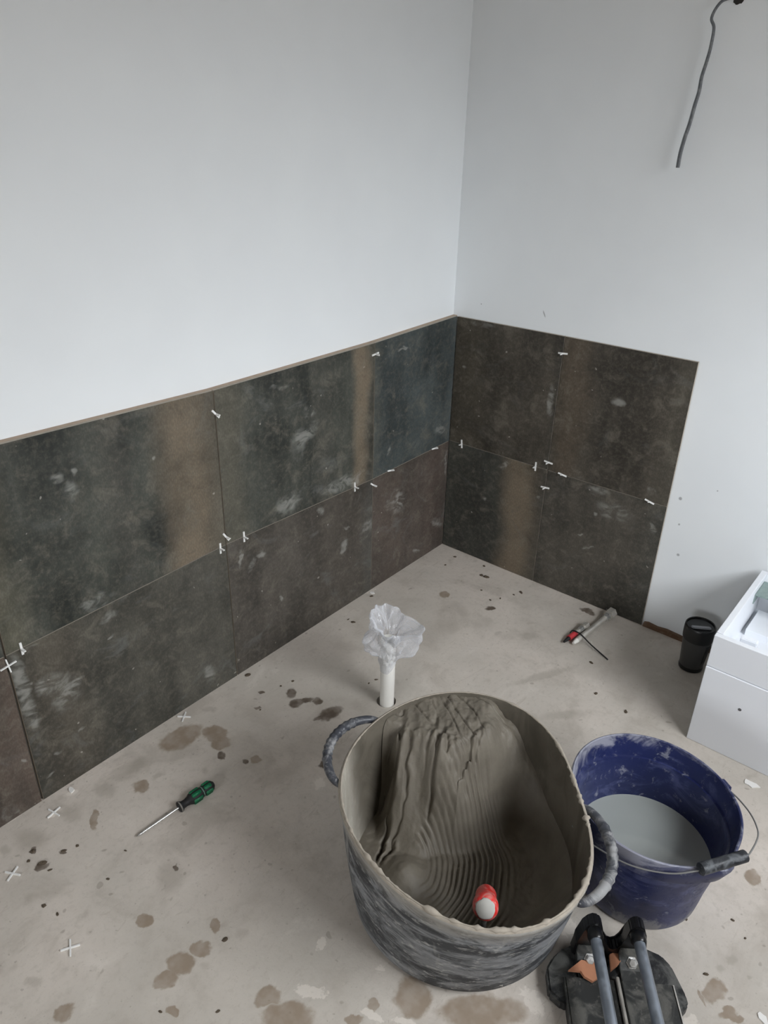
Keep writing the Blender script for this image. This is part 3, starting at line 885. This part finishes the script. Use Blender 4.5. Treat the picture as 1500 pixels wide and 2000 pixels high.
# ---- trowel standing in the mortar
B0 = Vector((-1.352, -1.040, .258))
ax = Vector((.63, .33, -.62)).normalized()
tro = tag(empty('notched_trowel', B0+ax*.06-Vector((0, 0, .12))), 'red handled trowel with mortar-caked grip standing in the tub', 'trowel')
inv = Matrix.Translation(-tro.location)
bm = BM()
A_ = inv @ align(B0, B0+ax)
prof = [(.008, 0), (.016, .001), (.0205, .006), (.0228, .014), (.0228, .024), (.020, .045), (.0185, .07), (.0195, .095), (.017, .11), (.011, .115)]
lathe(bm, prof, 28, [0]*10, axis=A_)
hd = put('trowel_grip', bm, RED, tro, smooth=True)
bm = BM()
lathe(bm, [(.0155, -.0012), (.0172, .0018), (.0150, .0045)], 24, [0]*3, axis=A_, fr=lambda r, t, i: r*(1+.14*nz(math.cos(t)*2, math.sin(t)*2, 3)))
put('grip_cap', bm, plain('mortar_grey_cap', (176, 174, 168), .8, .2, var=.1), hd, smooth=True)
bm = BM()
q = B0+ax*.03; q2 = B0+ax*.012-Vector((0, 0, .12))
path = spline([B0+ax*.075-Vector((0, 0, .012)), B0+ax*.05-Vector((0, 0, .05)), B0+ax*.05-Vector((0, 0, .105))], 8)
path2 = spline([B0+ax*.02-Vector((0, 0, .018)), B0+ax*.012-Vector((0, 0, .06)), B0+ax*.02-Vector((0, 0, .11))], 8)
off = tro.location
tube(bm, [p-off for p in path], .006, 10); tube(bm, [p-off for p in path2], .0055, 10)
put('shank', bm, CUT_BED, tro, smooth=True)
bm = BM()
box(bm, -.035, .10, -.05, .05, -.004, -.0025)
o = put('blade', bm, DULLM, tro)
o.matrix_local = Matrix.Translation((0, 0, -.062)) @ Matrix.Rotation(math.atan2(ax.y, ax.x), 4, 'Z') @ Matrix.Rotation(.1, 4, 'Y')

# ================================================================== BLUE BUCKET
BK = Vector((-.904, -1.165, 0))
bk = tag(empty('blue_bucket', BK), 'dark blue plastic bucket with wire bail, half full of cloudy water', 'bucket')
BH, BR, BB = .249, .171, .131
SPOUT = math.radians(-113)
def bk_top(t, f):
    return f*(-.04*BR*math.cos(t)+.07*BR*math.sin(t))
def spout(t, f):
    d = (t-SPOUT+PI) % (2*PI)-PI
    return .020*math.exp(-(d/.20)**2)*sm(f, .72, .95)
bprof = [(BB-.012, 0, 0), (BB-.003, .002, 0), (BB, .008, 0)]
for f in (.15, .3, .45, .6, .74): bprof.append((BB+(BR-.020-BB)*f/.8, BH*f, 0))
bprof += [(BR-.020, BH*.79, 0), (BR-.005, BH*.793, 0), (BR-.002, BH*.81, 0), (BR, BH*.97, 0), (BR-.001, BH*.995, 0), (BR-.0035, BH, 0), (BR-.006, BH*.995, 0), (BR-.0075, BH*.96, 0)]
for f in (.85, .7, .55, .4, .25, .1, .03): bprof.append((BB-.003+(BR-.0075-BB+.003)*f, BH*f, 0))
bprof.append((BB-.02, .006, 0))
bm = BM()
lathe(bm, [(r, z) for r, z, _ in bprof], 96, axis=None,
      fr=lambda r, t, i: r+spout(t, bprof[i][1]/BH), fz=lambda z, t, i: z+bk_top(t, min(1, z/BH)))
put('bucket_body', bm, BLUE, bk, smooth=True, sharp=40)
# lugs for the bail
PA = math.radians(-34.5)
for a in (PA, PA+PI):
    bm = BM()
    box(bm, BR-.006, BR+.010, -.014, .014, BH*.80, BH*.93, bevel=.003)
    bmesh.ops.rotate(bm, verts=bm.verts, cent=(0, 0, 0), matrix=Matrix.Rotation(a, 3, 'Z'))
    put('bail_lug', bm, BLUE, bk)
# wire bail lying over the front rim with its grip
def bp(deg, r, z): return P3(math.radians(deg), r, z)
W_ = [bp(-34.5, .184, .212), bp(-42, .195, .206), bp(-52, .202, .205), bp(-63, .202, .212), bp(-75, .198, .226), bp(-92, .192, .240), bp(-100, .190, .246)]
W2 = [bp(-134, .179, .248), bp(-150, .177, .236), bp(-172, .178, .228), bp(-195, .182, .222), bp(-208, .185, .216), bp(-214.5, .184, .212)]
bm = BM()
tube(bm, spline(W_+[bp(-117, .184, .25)]+W2, 8), .0016, 8)
bail = put('bail', bm, DULLW, bk, smooth=True)
bm = BM()
g0, g1 = bp(-100, .1905, .2495), bp(-133, .1805, .2535)
A_ = align(g0, g1)
L = (g1-g0).length
lathe(bm, [(.0085, 0), (.0115, .002), (.0115, L*.30), (.0108, L*.31), (.0108, L*.36), (.0118, L*.37), (.0118, L-.002), (.009, L)], 20, axis=A_)
put('bail_grip', bm, dusty('black_grip_dusted', (34, 36, 40), (112, 116, 120), .5, .45, 30), bail, smooth=True, sharp=40)
# water
bm = BM()
wz = .092
def wr_(t):
    f = wz/BH
    return BB-.003+(BR-.0075-BB+.003)*f-.0006
c0 = bm.verts.new((0, 0, wz))
rg = [[bm.verts.new(P3(2*PI*k/96, wr_(0)*f, wz+(.0012 if f > .99 else 0))) for k in range(96)] for f in (.5, .97, 1.0)]
for k in range(96): bm.faces.new((c0, rg[0][k], rg[0][(k+1) % 96]))
for i in range(2):
    for k in range(96): bm.faces.new((rg[i][k], rg[i+1][k], rg[i+1][(k+1) % 96], rg[i][(k+1) % 96]))
tag(put('cloudy_water', bm, WATER, smooth=True, loc=BK), 'cloudy grey rinse water inside the blue bucket', 'water')

# ================================================================== TILE CUTTER
CT = tag(empty('tile_cutter', (-1.170, -1.239, 0), math.atan2(-.815, .58)), 'black manual tile cutter with two steel guide rails beside the blue bucket', 'tile cutter')
bm = BM()
poly = [(-.096,.056), (-.070,.072), (.070,.074), (.098,.062), (.112,.042), (.125,-.012), (.125,-.030), (.108,-.046), (-.108,-.046), (-.130,-.026), (-.130,.018), (-.116,.040)]
t_ = BM(); prism(t_, poly, .002, .029)
bmesh.ops.bevel(t_, geom=[e for e in t_.edges], offset=.004, segments=2, affect='EDGES'); merge(bm, t_)
put('end_foot', bm, CUT_BLACK, CT)
for s0, s1 in ((-.098, -.007), (.007, .101)):
    bm = BM(); box(bm, s0, s1, -.60, .0, .029, .036, bevel=.0012); put('bed_plate', bm, CUT_BED, CT)
bm = BM(); box(bm, -.10, .103, -.60, -.046, .006, .0285); put('base_frame', bm, CUT_BLACK, CT)
bm = BM(); box(bm, -.0028, .0028, -.60, .004, .0285, .041, bevel=.001); put('breaking_strip', bm, DULLM, CT)
bm = BM(); box(bm, .1012, .1035, -.60, -.002, .029, .038); put('edge_strip', bm, DULLM, CT)
bm = BM(); box(bm, -.1012, -.0988, -.60, -.002, .029, .038); put('edge_strip', bm, CUT_BED, CT)
RX = (-.046, .034)
RZ = .108
# yoke: two posts joined by a curved saddle
bm = BM()
yo = [(-.078,.029), (-.073,.07), (-.064,.105), (-.058,.120), (-.048,.127), (-.038,.125), (-.031,.117), (-.026,.09), (-.021,.070), (-.013,.057), (-.004,.053), (.006,.058), (.013,.071), (.017,.095), (.021,.117), (.028,.125), (.038,.127), (.047,.121), (.052,.106), (.058,.07), (.064,.029)]
t_ = BM(); prism(t_, yo, .046, .072, 'xz')
bmesh.ops.bevel(t_, geom=list(t_.edges), offset=.003, segments=2, affect='EDGES'); merge(bm, t_)
yoke = put('rail_yoke', bm, CUT_GLOSS, CT)
for rx in RX:
    bm = BM(); lathe(bm, [(.012, 0), (.0145, .003), (.0145, .018), (.0125, .022)], 20, axis=align((rx, .048, RZ), (rx, .0, RZ))); put('rail_collar', bm, CUT_GLOSS, yoke, smooth=True, sharp=40)
    bm = BM(); rod(bm, (rx, .06, RZ), (rx, -.62, RZ), .0105, 24); put('guide_rail', bm, STEEL, CT, smooth=True, sharp=40)
    # flange bolted to the foot under each rail
    bm = BM()
    t_ = BM(); prism(t_, [(.046, .029), (.046, .066), (.036, .048), (.022, .036), (-.004, .033), (-.004, .029)], rx-.026, rx+.026, 'yz')
    bmesh.ops.bevel(t_, geom=list(t_.edges), offset=.002, segments=1, affect='EDGES'); merge(bm, t_)
    fl = put('flange', bm, CUT_BED, CT)
    bx_ = rx-.002
    bm = BM(); lathe(bm, [(.0115, 0), (.0115, .0015), (.0082, .0015), (.0086, .0025), (.0086, .007), (.0070, .0085)], 6, axis=Matrix.Translation((bx_, .031, .0440)) @ Matrix.Rotation(.75, 4, 'X')); put('bolt', bm, CHROME, fl)
for poly, lab, zz in (([(-1.222,-1.161), (-1.186,-1.170), (-1.171,-1.194), (-1.194,-1.210), (-1.208,-1.205), (-1.211,-1.189), (-1.207,-1.179)], 'broken terracotta tile shard lying left of the cutter rail', .0372),
                  ([(-1.141,-1.207), (-1.117,-1.218), (-1.125,-1.230), (-1.149,-1.228), (-1.169,-1.223)], 'small broken terracotta tile shard between the two cutter rails', .0372)):
    cx = sum(p[0] for p in poly)/len(poly); cyy = sum(p[1] for p in poly)/len(poly)
    bm = BM(); prism(bm, [(x-cx, y-cyy) for x, y in poly], 0, .006)
    o = put('tile_shard', bm, TERRA, loc=(cx, cyy, zz+.003), rot=(.10, .08, 0))
    tag(o, lab, 'tile shard', 'broken tile shards on the cutter')

# ================================================================== WASTE PIPE AND FILM
PP = (-.832, -.403)
pipe = tag(empty('waste_pipe', (PP[0], PP[1], 0)), 'white plastic waste pipe rising out of a round floor hole', 'pipe')
bm = BM(); lathe(bm, [(.0200, -.11), (.0200, .222), (.0178, .222), (.0178, -.11)], 36, cap0=False, cap1=False)
put('pipe_wall', bm, PIPE_W, pipe, smooth=True, sharp=40)
bm = BM()
NT_, NS_ = 110, 70
rings = []
RIGHT, LEFT = math.atan2(-.772, .635), math.atan2(.772, -.635)
FRONT = math.atan2(-.555, -.691)
def adist(a, b): return abs((a-b+PI) % (2*PI)-PI)
for i in range(NS_+1):
    s = i/NS_
    ring = []
    for k in range(NT_):
        t = 2*PI*k/NT_
        if s < .72:
            u = s/.72
            z = .118+.165*u
            r = .0222+.010*sm(u, .1, .4)+.014*sm(u, .35, .75)+.008*sm(u, .7, 1)
        else:                       # folded back inside at the top
            u = (s-.72)/.28
            z = .283-.055*u
            r = .0525-.034*u
        z += .022*sm(s, .5, .75)*math.cos(t-RIGHT-2.6)
        z += .026*(1-sm(s, 0, .25))*max(0, math.cos(t-RIGHT))
        fr_ = .045*math.exp(-(adist(t, RIGHT)/.45)**2)*sm(s, .16, .26)*(1-sm(s, .70, .86))
        fl_ = .030*math.exp(-(adist(t, LEFT+.3)/.5)**2)*sm(s, .22, .34)*(1-sm(s, .48, .62))
        amp = sm(s, .02, .35)
        p = Vector((math.cos(t)*1.6, math.sin(t)*1.6, z*26))
        d = noise.voronoi(p*1.0)[0]
        cr_ = (d[1]-d[0])
        r += fr_+fl_ + amp*(.016*(cr_-.3) + .008*nz(math.cos(t)*3, math.sin(t)*3, z*40))
        r = max(r, .0208 if s < .72 else .006)
        ring.append(bm.verts.new((r*math.cos(t), r*math.sin(t), z+amp*.008*nz(math.cos(t)*4, math.sin(t)*4, z*30+5))))
    rings.append(ring)
for i in range(NS_):
    for k in range(NT_):
        bm.faces.new((rings[i][k], rings[i][(k+1) % NT_], rings[i+1][(k+1) % NT_], rings[i+1][k]))
o = put('plastic_film', bm, FILM, loc=(PP[0], PP[1], 0))
tag(o, 'crumpled clear plastic film wrapped over the white pipe end', 'plastic film')

# ================================================================== SCREWDRIVER
tip, end = Vector((-1.551, -.259, .006)), Vector((-1.346, -.278, .0165))
d_ = (end-tip)
LEN = d_.length
sd = empty('screwdriver', tip)
sd.matrix_world = Matrix.Translation(tip) @ d_.normalized().to_track_quat('X', 'Z').to_matrix().to_4x4()
tag(sd, 'green and black screwdriver lying on the concrete floor', 'screwdriver')
AX = Matrix.Rotation(PI/2, 4, 'Y')
h0 = .108
bm = BM(); lathe(bm, [(.0006, 0), (.0022, .004), (.0030, .008), (.0030, h0+.01)], 12, axis=AX)
put('shaft', bm, CHROME, sd, smooth=True, sharp=40)
bm = BM()
lathe(bm, [(.0007, -.0005), (.0024, .004), (.0033, .009), (.0033, .014)], 4, axis=AX)
put('tip', bm, plain('blackened_tip', (60, 56, 52), .5, .4), sd)
bm = BM()
hp = [(.004, h0), (.0125, h0+.001), (.0135, h0+.004), (.0125, h0+.007), (.0095, h0+.011), (.0088, h0+.020), (.0105, h0+.028), (.0135, h0+.034), (.0150, h0+.044), (.0148, h0+.056), (.0122, h0+.064), (.0120, h0+.067), (.0138, h0+.074), (.0140, h0+.084), (.0118, h0+.093), (.006, LEN)]
def hexr(r, t, i): return r*(1+.045*math.cos(6*t)) if i > 6 else r
lathe(bm, hp, 36, axis=AX, fr=hexr)
hnd = put('handle', bm, BLK, sd, smooth=True)
bm = BM(); lathe(bm, [(.0134, h0+.0022), (.0143, h0+.0036), (.0134, h0+.0056)], 28, axis=AX, cap0=False, cap1=False); put('collar', bm, plain('grey_collar', (120, 116, 110), .6, .3), hnd, smooth=True)
bm = BM(); lathe(bm, [(.0124, h0+.0640), (.0132, h0+.0655), (.0124, h0+.0670)], 28, axis=AX); put('ring', bm, plain('pale_green_ring', (104, 136, 122), .6, .3), hnd, smooth=True)
for k in range(6):
    a = k*PI/3+.45
    for (x_0, x_1, rr) in ((h0+.036, h0+.060, .0148), (h0+.070, h0+.089, .0138)):
        bm = BM()
        t_ = BM(); box(t_, x_0, x_1, -.0048, .0048, rr-.004, rr+.0016)
        bmesh.ops.bevel(t_, geom=list(t_.edges), offset=.0014, segments=2, affect='EDGES'); merge(bm, t_)
        bmesh.ops.rotate(bm, verts=bm.verts, cent=(0, 0, 0), matrix=Matrix.Rotation(a, 3, 'X'))
        put('grip_pad', bm, GRN, hnd, smooth=True)

# ================================================================== TAP CONNECTORS by the right wall
def hexnut(bm, p0, p1, r): rod(bm, p0, p1, r, 6)
A0, A1 = Vector((-.249, -.682, .011)), Vector((-.012, -.706, .018))
dA = (A1-A0).normalized()
c1 = tag(empty('tap_connector', A0), 'long silver pipe fitting with hex nut lying against the right wall tiles', 'pipe fitting')
def loc_(p): return Vector(p)-A0
bm = BM(); rod(bm, loc_(A0+dA*.02), loc_(A0+dA*.20), .0085, 20); put('tube', bm, DULLM, c1, smooth=True, sharp=40)
bm = BM(); rod(bm, loc_(A0), loc_(A0+dA*.022), .0045, 14, r1=.0085); put('tail', bm, PIPE_W, c1, smooth=True, sharp=40)
bm = BM(); hexnut(bm, loc_(A0+dA*.185), loc_(A0+dA*.206), .0118); put('ferrule', bm, CHROME, c1)
bm = BM(); hexnut(bm, loc_(A0+dA*.209), loc_(A0+dA*.234), .0175); put('hex_nut', bm, DULLM, c1)
B_0, B_1 = Vector((-.262, -.655, .0095)), Vector((-.122, -.672, .014))
dB = (B_1-B_0).normalized()
c2 = tag(empty('tap_connector', B_0), 'short silver pipe fitting with a red band beside the longer one', 'pipe fitting')
def loc2(p): return Vector(p)-B_0
bm = BM(); rod(bm, loc2(B_0+dB*.002), loc2(B_0+dB*.03), .0035, 12, r1=.007); put('tip', bm, BLK, c2, smooth=True, sharp=40)
bm = BM(); rod(bm, loc2(B_0+dB*.028), loc2(B_0+dB*.066), .0088, 18); put('band', bm, REDBAND, c2, smooth=True, sharp=40)
bm = BM(); rod(bm, loc2(B_0+dB*.064), loc2(B_0+dB*.112), .0078, 18); put('tube', bm, DULLM, c2, smooth=True, sharp=40)
bm = BM(); hexnut(bm, loc2(B_0+dB*.084), loc2(B_0+dB*.104), .0098); put('ferrule', bm, CHROME, c2)
bm = BM(); hexnut(bm, loc2(B_0+dB*.110), loc2(B_0+dB*.130), .0125); put('hex_nut', bm, DULLM, c2)
bm = BM()
T0 = Vector((-.198, -.645, .004))
pth = spline([T0-T0, Vector((-.202, -.655, .021))-T0, Vector((-.207, -.683, .0235))-T0, Vector((-.220, -.727, .012))-T0, Vector((-.242, -.796, .0018))-T0], 8)
tube(bm, pth, .0022, 8, flat=.6)
tag(put('cable_tie', bm, BLK, smooth=True, loc=T0), 'thin black cable tie looped over the two silver fittings', 'cable tie')
bm = BM()
n0, n1 = Vector((0, 0, .0016)), Vector((.012, .016, .018))
rod(bm, n0, n1, .0011, 8); rod(bm, n1, n1+(n1-n0).normalized()*.0012, .003, 10)
tag(put('nail', bm, DULLM, loc=(-.228, -.742, 0)), 'tiny nail beside the black cable tie', 'nail')

# ================================================================== TRAVEL MUG
mug = tag(empty('travel_mug', (-.104, -1.000, 0), math.radians(38.8)), 'black lidded travel mug standing between the white cabinet and the wall', 'mug')
bm = BM(); lathe(bm, [(.0320, .010), (.0340, .012), (.0366, .05), (.0408, .100), (.0418, .110)], 40); put('mug_body', bm, MUG_B, mug, smooth=True, sharp=40)
bm = BM(); lathe(bm, [(.0310, 0), (.0345, .002), (.0352, .008), (.0344, .014), (.032, .014)], 40); put('base_ring', bm, MUG_L, mug, smooth=True, sharp=40)
bm = BM()
lathe(bm, [(.0415, .108), (.0428, .109), (.0436, .116), (.0440, .144), (.0433, .153), (.0416, .1555), (.0394, .154), (.0385, .148), (.036, .1465)], 44)
lid = put('lid', bm, MUG_L, mug, smooth=True, sharp=40)
bm = BM(); box(bm, -.0078, .0078, -.028, .028, .1465, .1512, bevel=.003, seg=3)
sl = put('lid_slider', bm, MUG_G, lid)
sl.rotation_euler = (0, 0, math.radians(-6)); sl.location = (-.006, .0, 0)
bm = BM()
rg0 = []
for i in range(7):
    z = .03+.07*i/6
    r = .0366+.0042*(z-.05)/.05+.0009
    rg0.append([bm.verts.new(P3(math.radians(200+6*k), r, z)) for k in range(7)])
for i in range(6):
    for k in range(6): bm.faces.new((rg0[i][k], rg0[i][k+1], rg0[i+1][k+1], rg0[i+1][k]))
gp = put('grip_panel', bm, MUG_L, mug, smooth=True)
md = gp.modifiers.new('thickness', 'SOLIDIFY'); md.thickness = .0016; md.offset = -1

# ================================================================== WHITE DRAWER CABINET
CX0, CX1, CY0, CY1, CH = -.409, .0, -1.100, -1.70, .339
cab = tag(empty('drawer_cabinet', (CX0, CY0, 0)), 'white open-topped drawer cabinet standing against the right wall', 'cabinet')
D = CX1-CX0-.004; Wd = CY0-CY1
T = .016
bm = BM(); box(bm, .018, D, -T, 0, 0, CH, bevel=.0008, seg=1); put('side_panel', bm, WHITE_LAM, cab)
bm = BM(); box(bm, .018, D, -Wd, -Wd+T, 0, CH, bevel=.0008, seg=1); put('side_panel', bm, WHITE_LAM, cab)
bm = BM(); box(bm, D-T, D, -Wd+T, -T, .0, CH, bevel=.0008, seg=1); put('back_panel', bm, WHITE_LAM, cab)
bm = BM(); box(bm, 0, T, -Wd, 0, .2445, CH, bevel=.0012, seg=1); put('drawer_front', bm, WHITE_LAM, cab)
bm = BM(); box(bm, -.0025, T, -Wd, 0, .0, .2435, bevel=.0012, seg=1); df = put('drawer_front', bm, WHITE_LAM, cab)
bm = BM(); rod(bm, (-.001, -.103, .159), (-.0031, -.103, .159), .0042, 16); put('screw_hole', bm, plain('dark_screw_hole', (96, 96, 98), .8, .2), df)
bm = BM(); box(bm, T, D-T, -Wd+T, -T, .205, .217); put('drawer_base', bm, WHITE_LAM, cab)
bm = BM(); box(bm, .085, .105, -.085, -.045, .217, .305, bevel=.002); put('divider_block', bm, WHITE_EDGE, cab)
bm = BM(); box(bm, .24, .36, -.12, -.028, .232, .238); box(bm, .24, .243, -.12, -.028, .217, .232); box(bm, .357, .36, -.12, -.028, .217, .232)
put('drawer_rail', bm, WHITE_EDGE, cab)
bm = BM()
box(bm, .300, .392, -.20, -.0165, .312, .316, bevel=.001); box(bm, .300, .392, -.0185, -.0163, .285, .312)
br = put('mounting_bracket', bm, GALV, cab)
for (hx, hy) in ((.33, -.07), (.365, -.07), (.33, -.12), (.365, -.12)):
    bm = BM(); rod(bm, (hx, hy, .3155), (hx, hy, .3164), .006, 14); put('bracket_hole', bm, WHITE_EDGE, br)

# ================================================================== CABLE ON THE RIGHT WALL
pts = [(.012,-.712,1.724), (-.008,-.705,1.723), (-.02,-.687,1.717), (-.024,-.675,1.701), (-.024,-.670,1.682), (-.02,-.678,1.664), (-.02,-.679,1.628), (-.02,-.676,1.597), (-.02,-.671,1.565), (-.02,-.671,1.533), (-.02,-.667,1.505), (-.02,-.663,1.466), (-.02,-.657,1.432), (-.02,-.653,1.397), (-.02,-.653,1.364)]
ca = tag(empty('electrical_cable', (.012, -.712, 1.724)), 'loose grey electrical cable hanging from a hole in the right wall', 'cable')
o_ = Vector((.012, -.712, 1.724))
bm = BM(); tube(bm, [p-o_ for p in spline(pts, 8)], lambda i, u: .0036+.0016*sm(u, .15, .9), 10, flat=.8); put('sheath', bm, CABLE, ca, smooth=True)
bm = BM(); lathe(bm, [(.012, -.0006), (.013, .0006), (.010, .0008)], 20, axis=Matrix.Translation((0, 0, 0)) @ Matrix.Rotation(-PI/2, 4, 'Y'), fr=lambda r, t, i: r*(1+.2*nz(math.cos(t)*2, math.sin(t)*2, 1)))
put('wall_hole', bm, plain('dark_cable_hole', (60, 58, 56), .9, .1), ca)

# ================================================================== FLOOR DEBRIS
CR = [(-1.724,-0.158,0.0107), (-1.722,-0.113,0.0081), (-1.676,-0.165,0.0067), (-1.008,-0.022,0.0109), (-0.942,-0.139,0.0061), (-0.609,-0.080,0.0084), (-0.089,-0.259,0.0131), (-0.090,-0.238,0.0094), (-0.094,-0.404,0.0091), (-0.047,-0.091,0.0077), (-0.030,-0.210,0.0076), (-0.203,-0.347,0.0054), (-0.172,-0.368,0.0054), (-0.979,-0.128,0.0046), (-0.777,-0.319,0.0061), (-0.804,-0.312,0.0046), (-0.409,-0.836,0.0079), (-0.423,-0.934,0.0078), (-0.288,-0.764,0.0082), (-1.740,-0.130,0.0054), (-1.721,-0.187,0.0053), (-1.653,-0.300,0.0051), (-1.579,-0.597,0.0084), (-1.678,-0.693,0.0046), (-1.746,-0.614,0.0046), (-1.774,-0.255,0.0064), (-1.765,-0.293,0.0051), (-0.873,-1.365,0.0052), (-0.897,-1.398,0.0039), (-0.935,-1.291,0.0038), (-1.024,-1.361,0.0062), (-1.650,-0.175,0.0053), (-1.588,-0.268,0.0039), (-0.118,-0.099,0.0057), (-1.085,-0.157,0.0044), (-0.455,-0.026,0.0071), (-0.122,-0.391,0.0054), (-0.172,-0.291,0.0054), (-0.607,-0.057,0.0051)]
def crumb_mesh(sd_):
    rnd = random.Random(sd_)
    bm = BM()
    n = 7
    rs = [(.9, 0, .9), (1.0, .22, 1.0), (.55, .48, .6)]
    rad = [rnd.uniform(.6, 1.15) for _ in range(n)]
    st = rnd.uniform(.45, .8)
    R_ = []
    for (r, z, _) in rs:
        R_.append([bm.verts.new((rad[k]*r*math.cos(2*PI*k/n), st*rad[k]*r*math.sin(2*PI*k/n), z*(1 if z == 0 else rnd.uniform(.6, 1.2)))) for k in range(n)])
    for i in range(2):
        for k in range(n): bm.faces.new((R_[i][k], R_[i][(k+1) % n], R_[i+1][(k+1) % n], R_[i+1][k]))
    bm.faces.new(list(reversed(R_[0]))); bm.faces.new(R_[-1])
    bmesh.ops.recalc_face_normals(bm, faces=bm.faces)
    me = bpy.data.meshes.new('adhesive_crumb'); bm.to_mesh(me); bm.free(); me.materials.append(DEBRIS)
    return me
CM = [crumb_mesh(i) for i in range(6)]
for i, (x, y, s) in enumerate(CR):
    o = bpy.data.objects.new('adhesive_crumb', CM[i % 6]); COL.objects.link(o)
    o.location = (x, y, 0); o.scale = (s, s, s*.9); o.rotation_euler = (0, 0, random.uniform(0, 6))
    tag(o, 'small dark crumb of dried adhesive on the concrete floor', 'crumb', 'dark adhesive crumbs scattered on the floor')
def flake(loc, s, sd_, lab):
    rnd = random.Random(sd_)
    bm = BM()
    n = 9
    prism(bm, [(s*rnd.uniform(.6, 1.2)*math.cos(2*PI*k/n), s*.6*rnd.uniform(.6, 1.2)*math.sin(2*PI*k/n)) for k in range(n)], 0, .0025)
    o = put('plaster_flake', bm, PAPER, loc=loc, rot=(0, 0, rnd.uniform(0, 3)))
    tag(o, lab, 'plaster flake', 'white flakes on the floor')
flake((-.467, -1.283, 0), .020, 3, 'white plaster flake on the floor below the cabinet front')
flake((-1.038, -1.472, 0), .012, 5, 'white plaster flake at the lower right of the floor')
flake((-1.573, -.020, 0), .012, 8, 'white plaster flake against the left wall foot')
flake((-.437, -.016, 0), .010, 11, 'white plaster flake at the wall foot below the narrow bluish tile column')
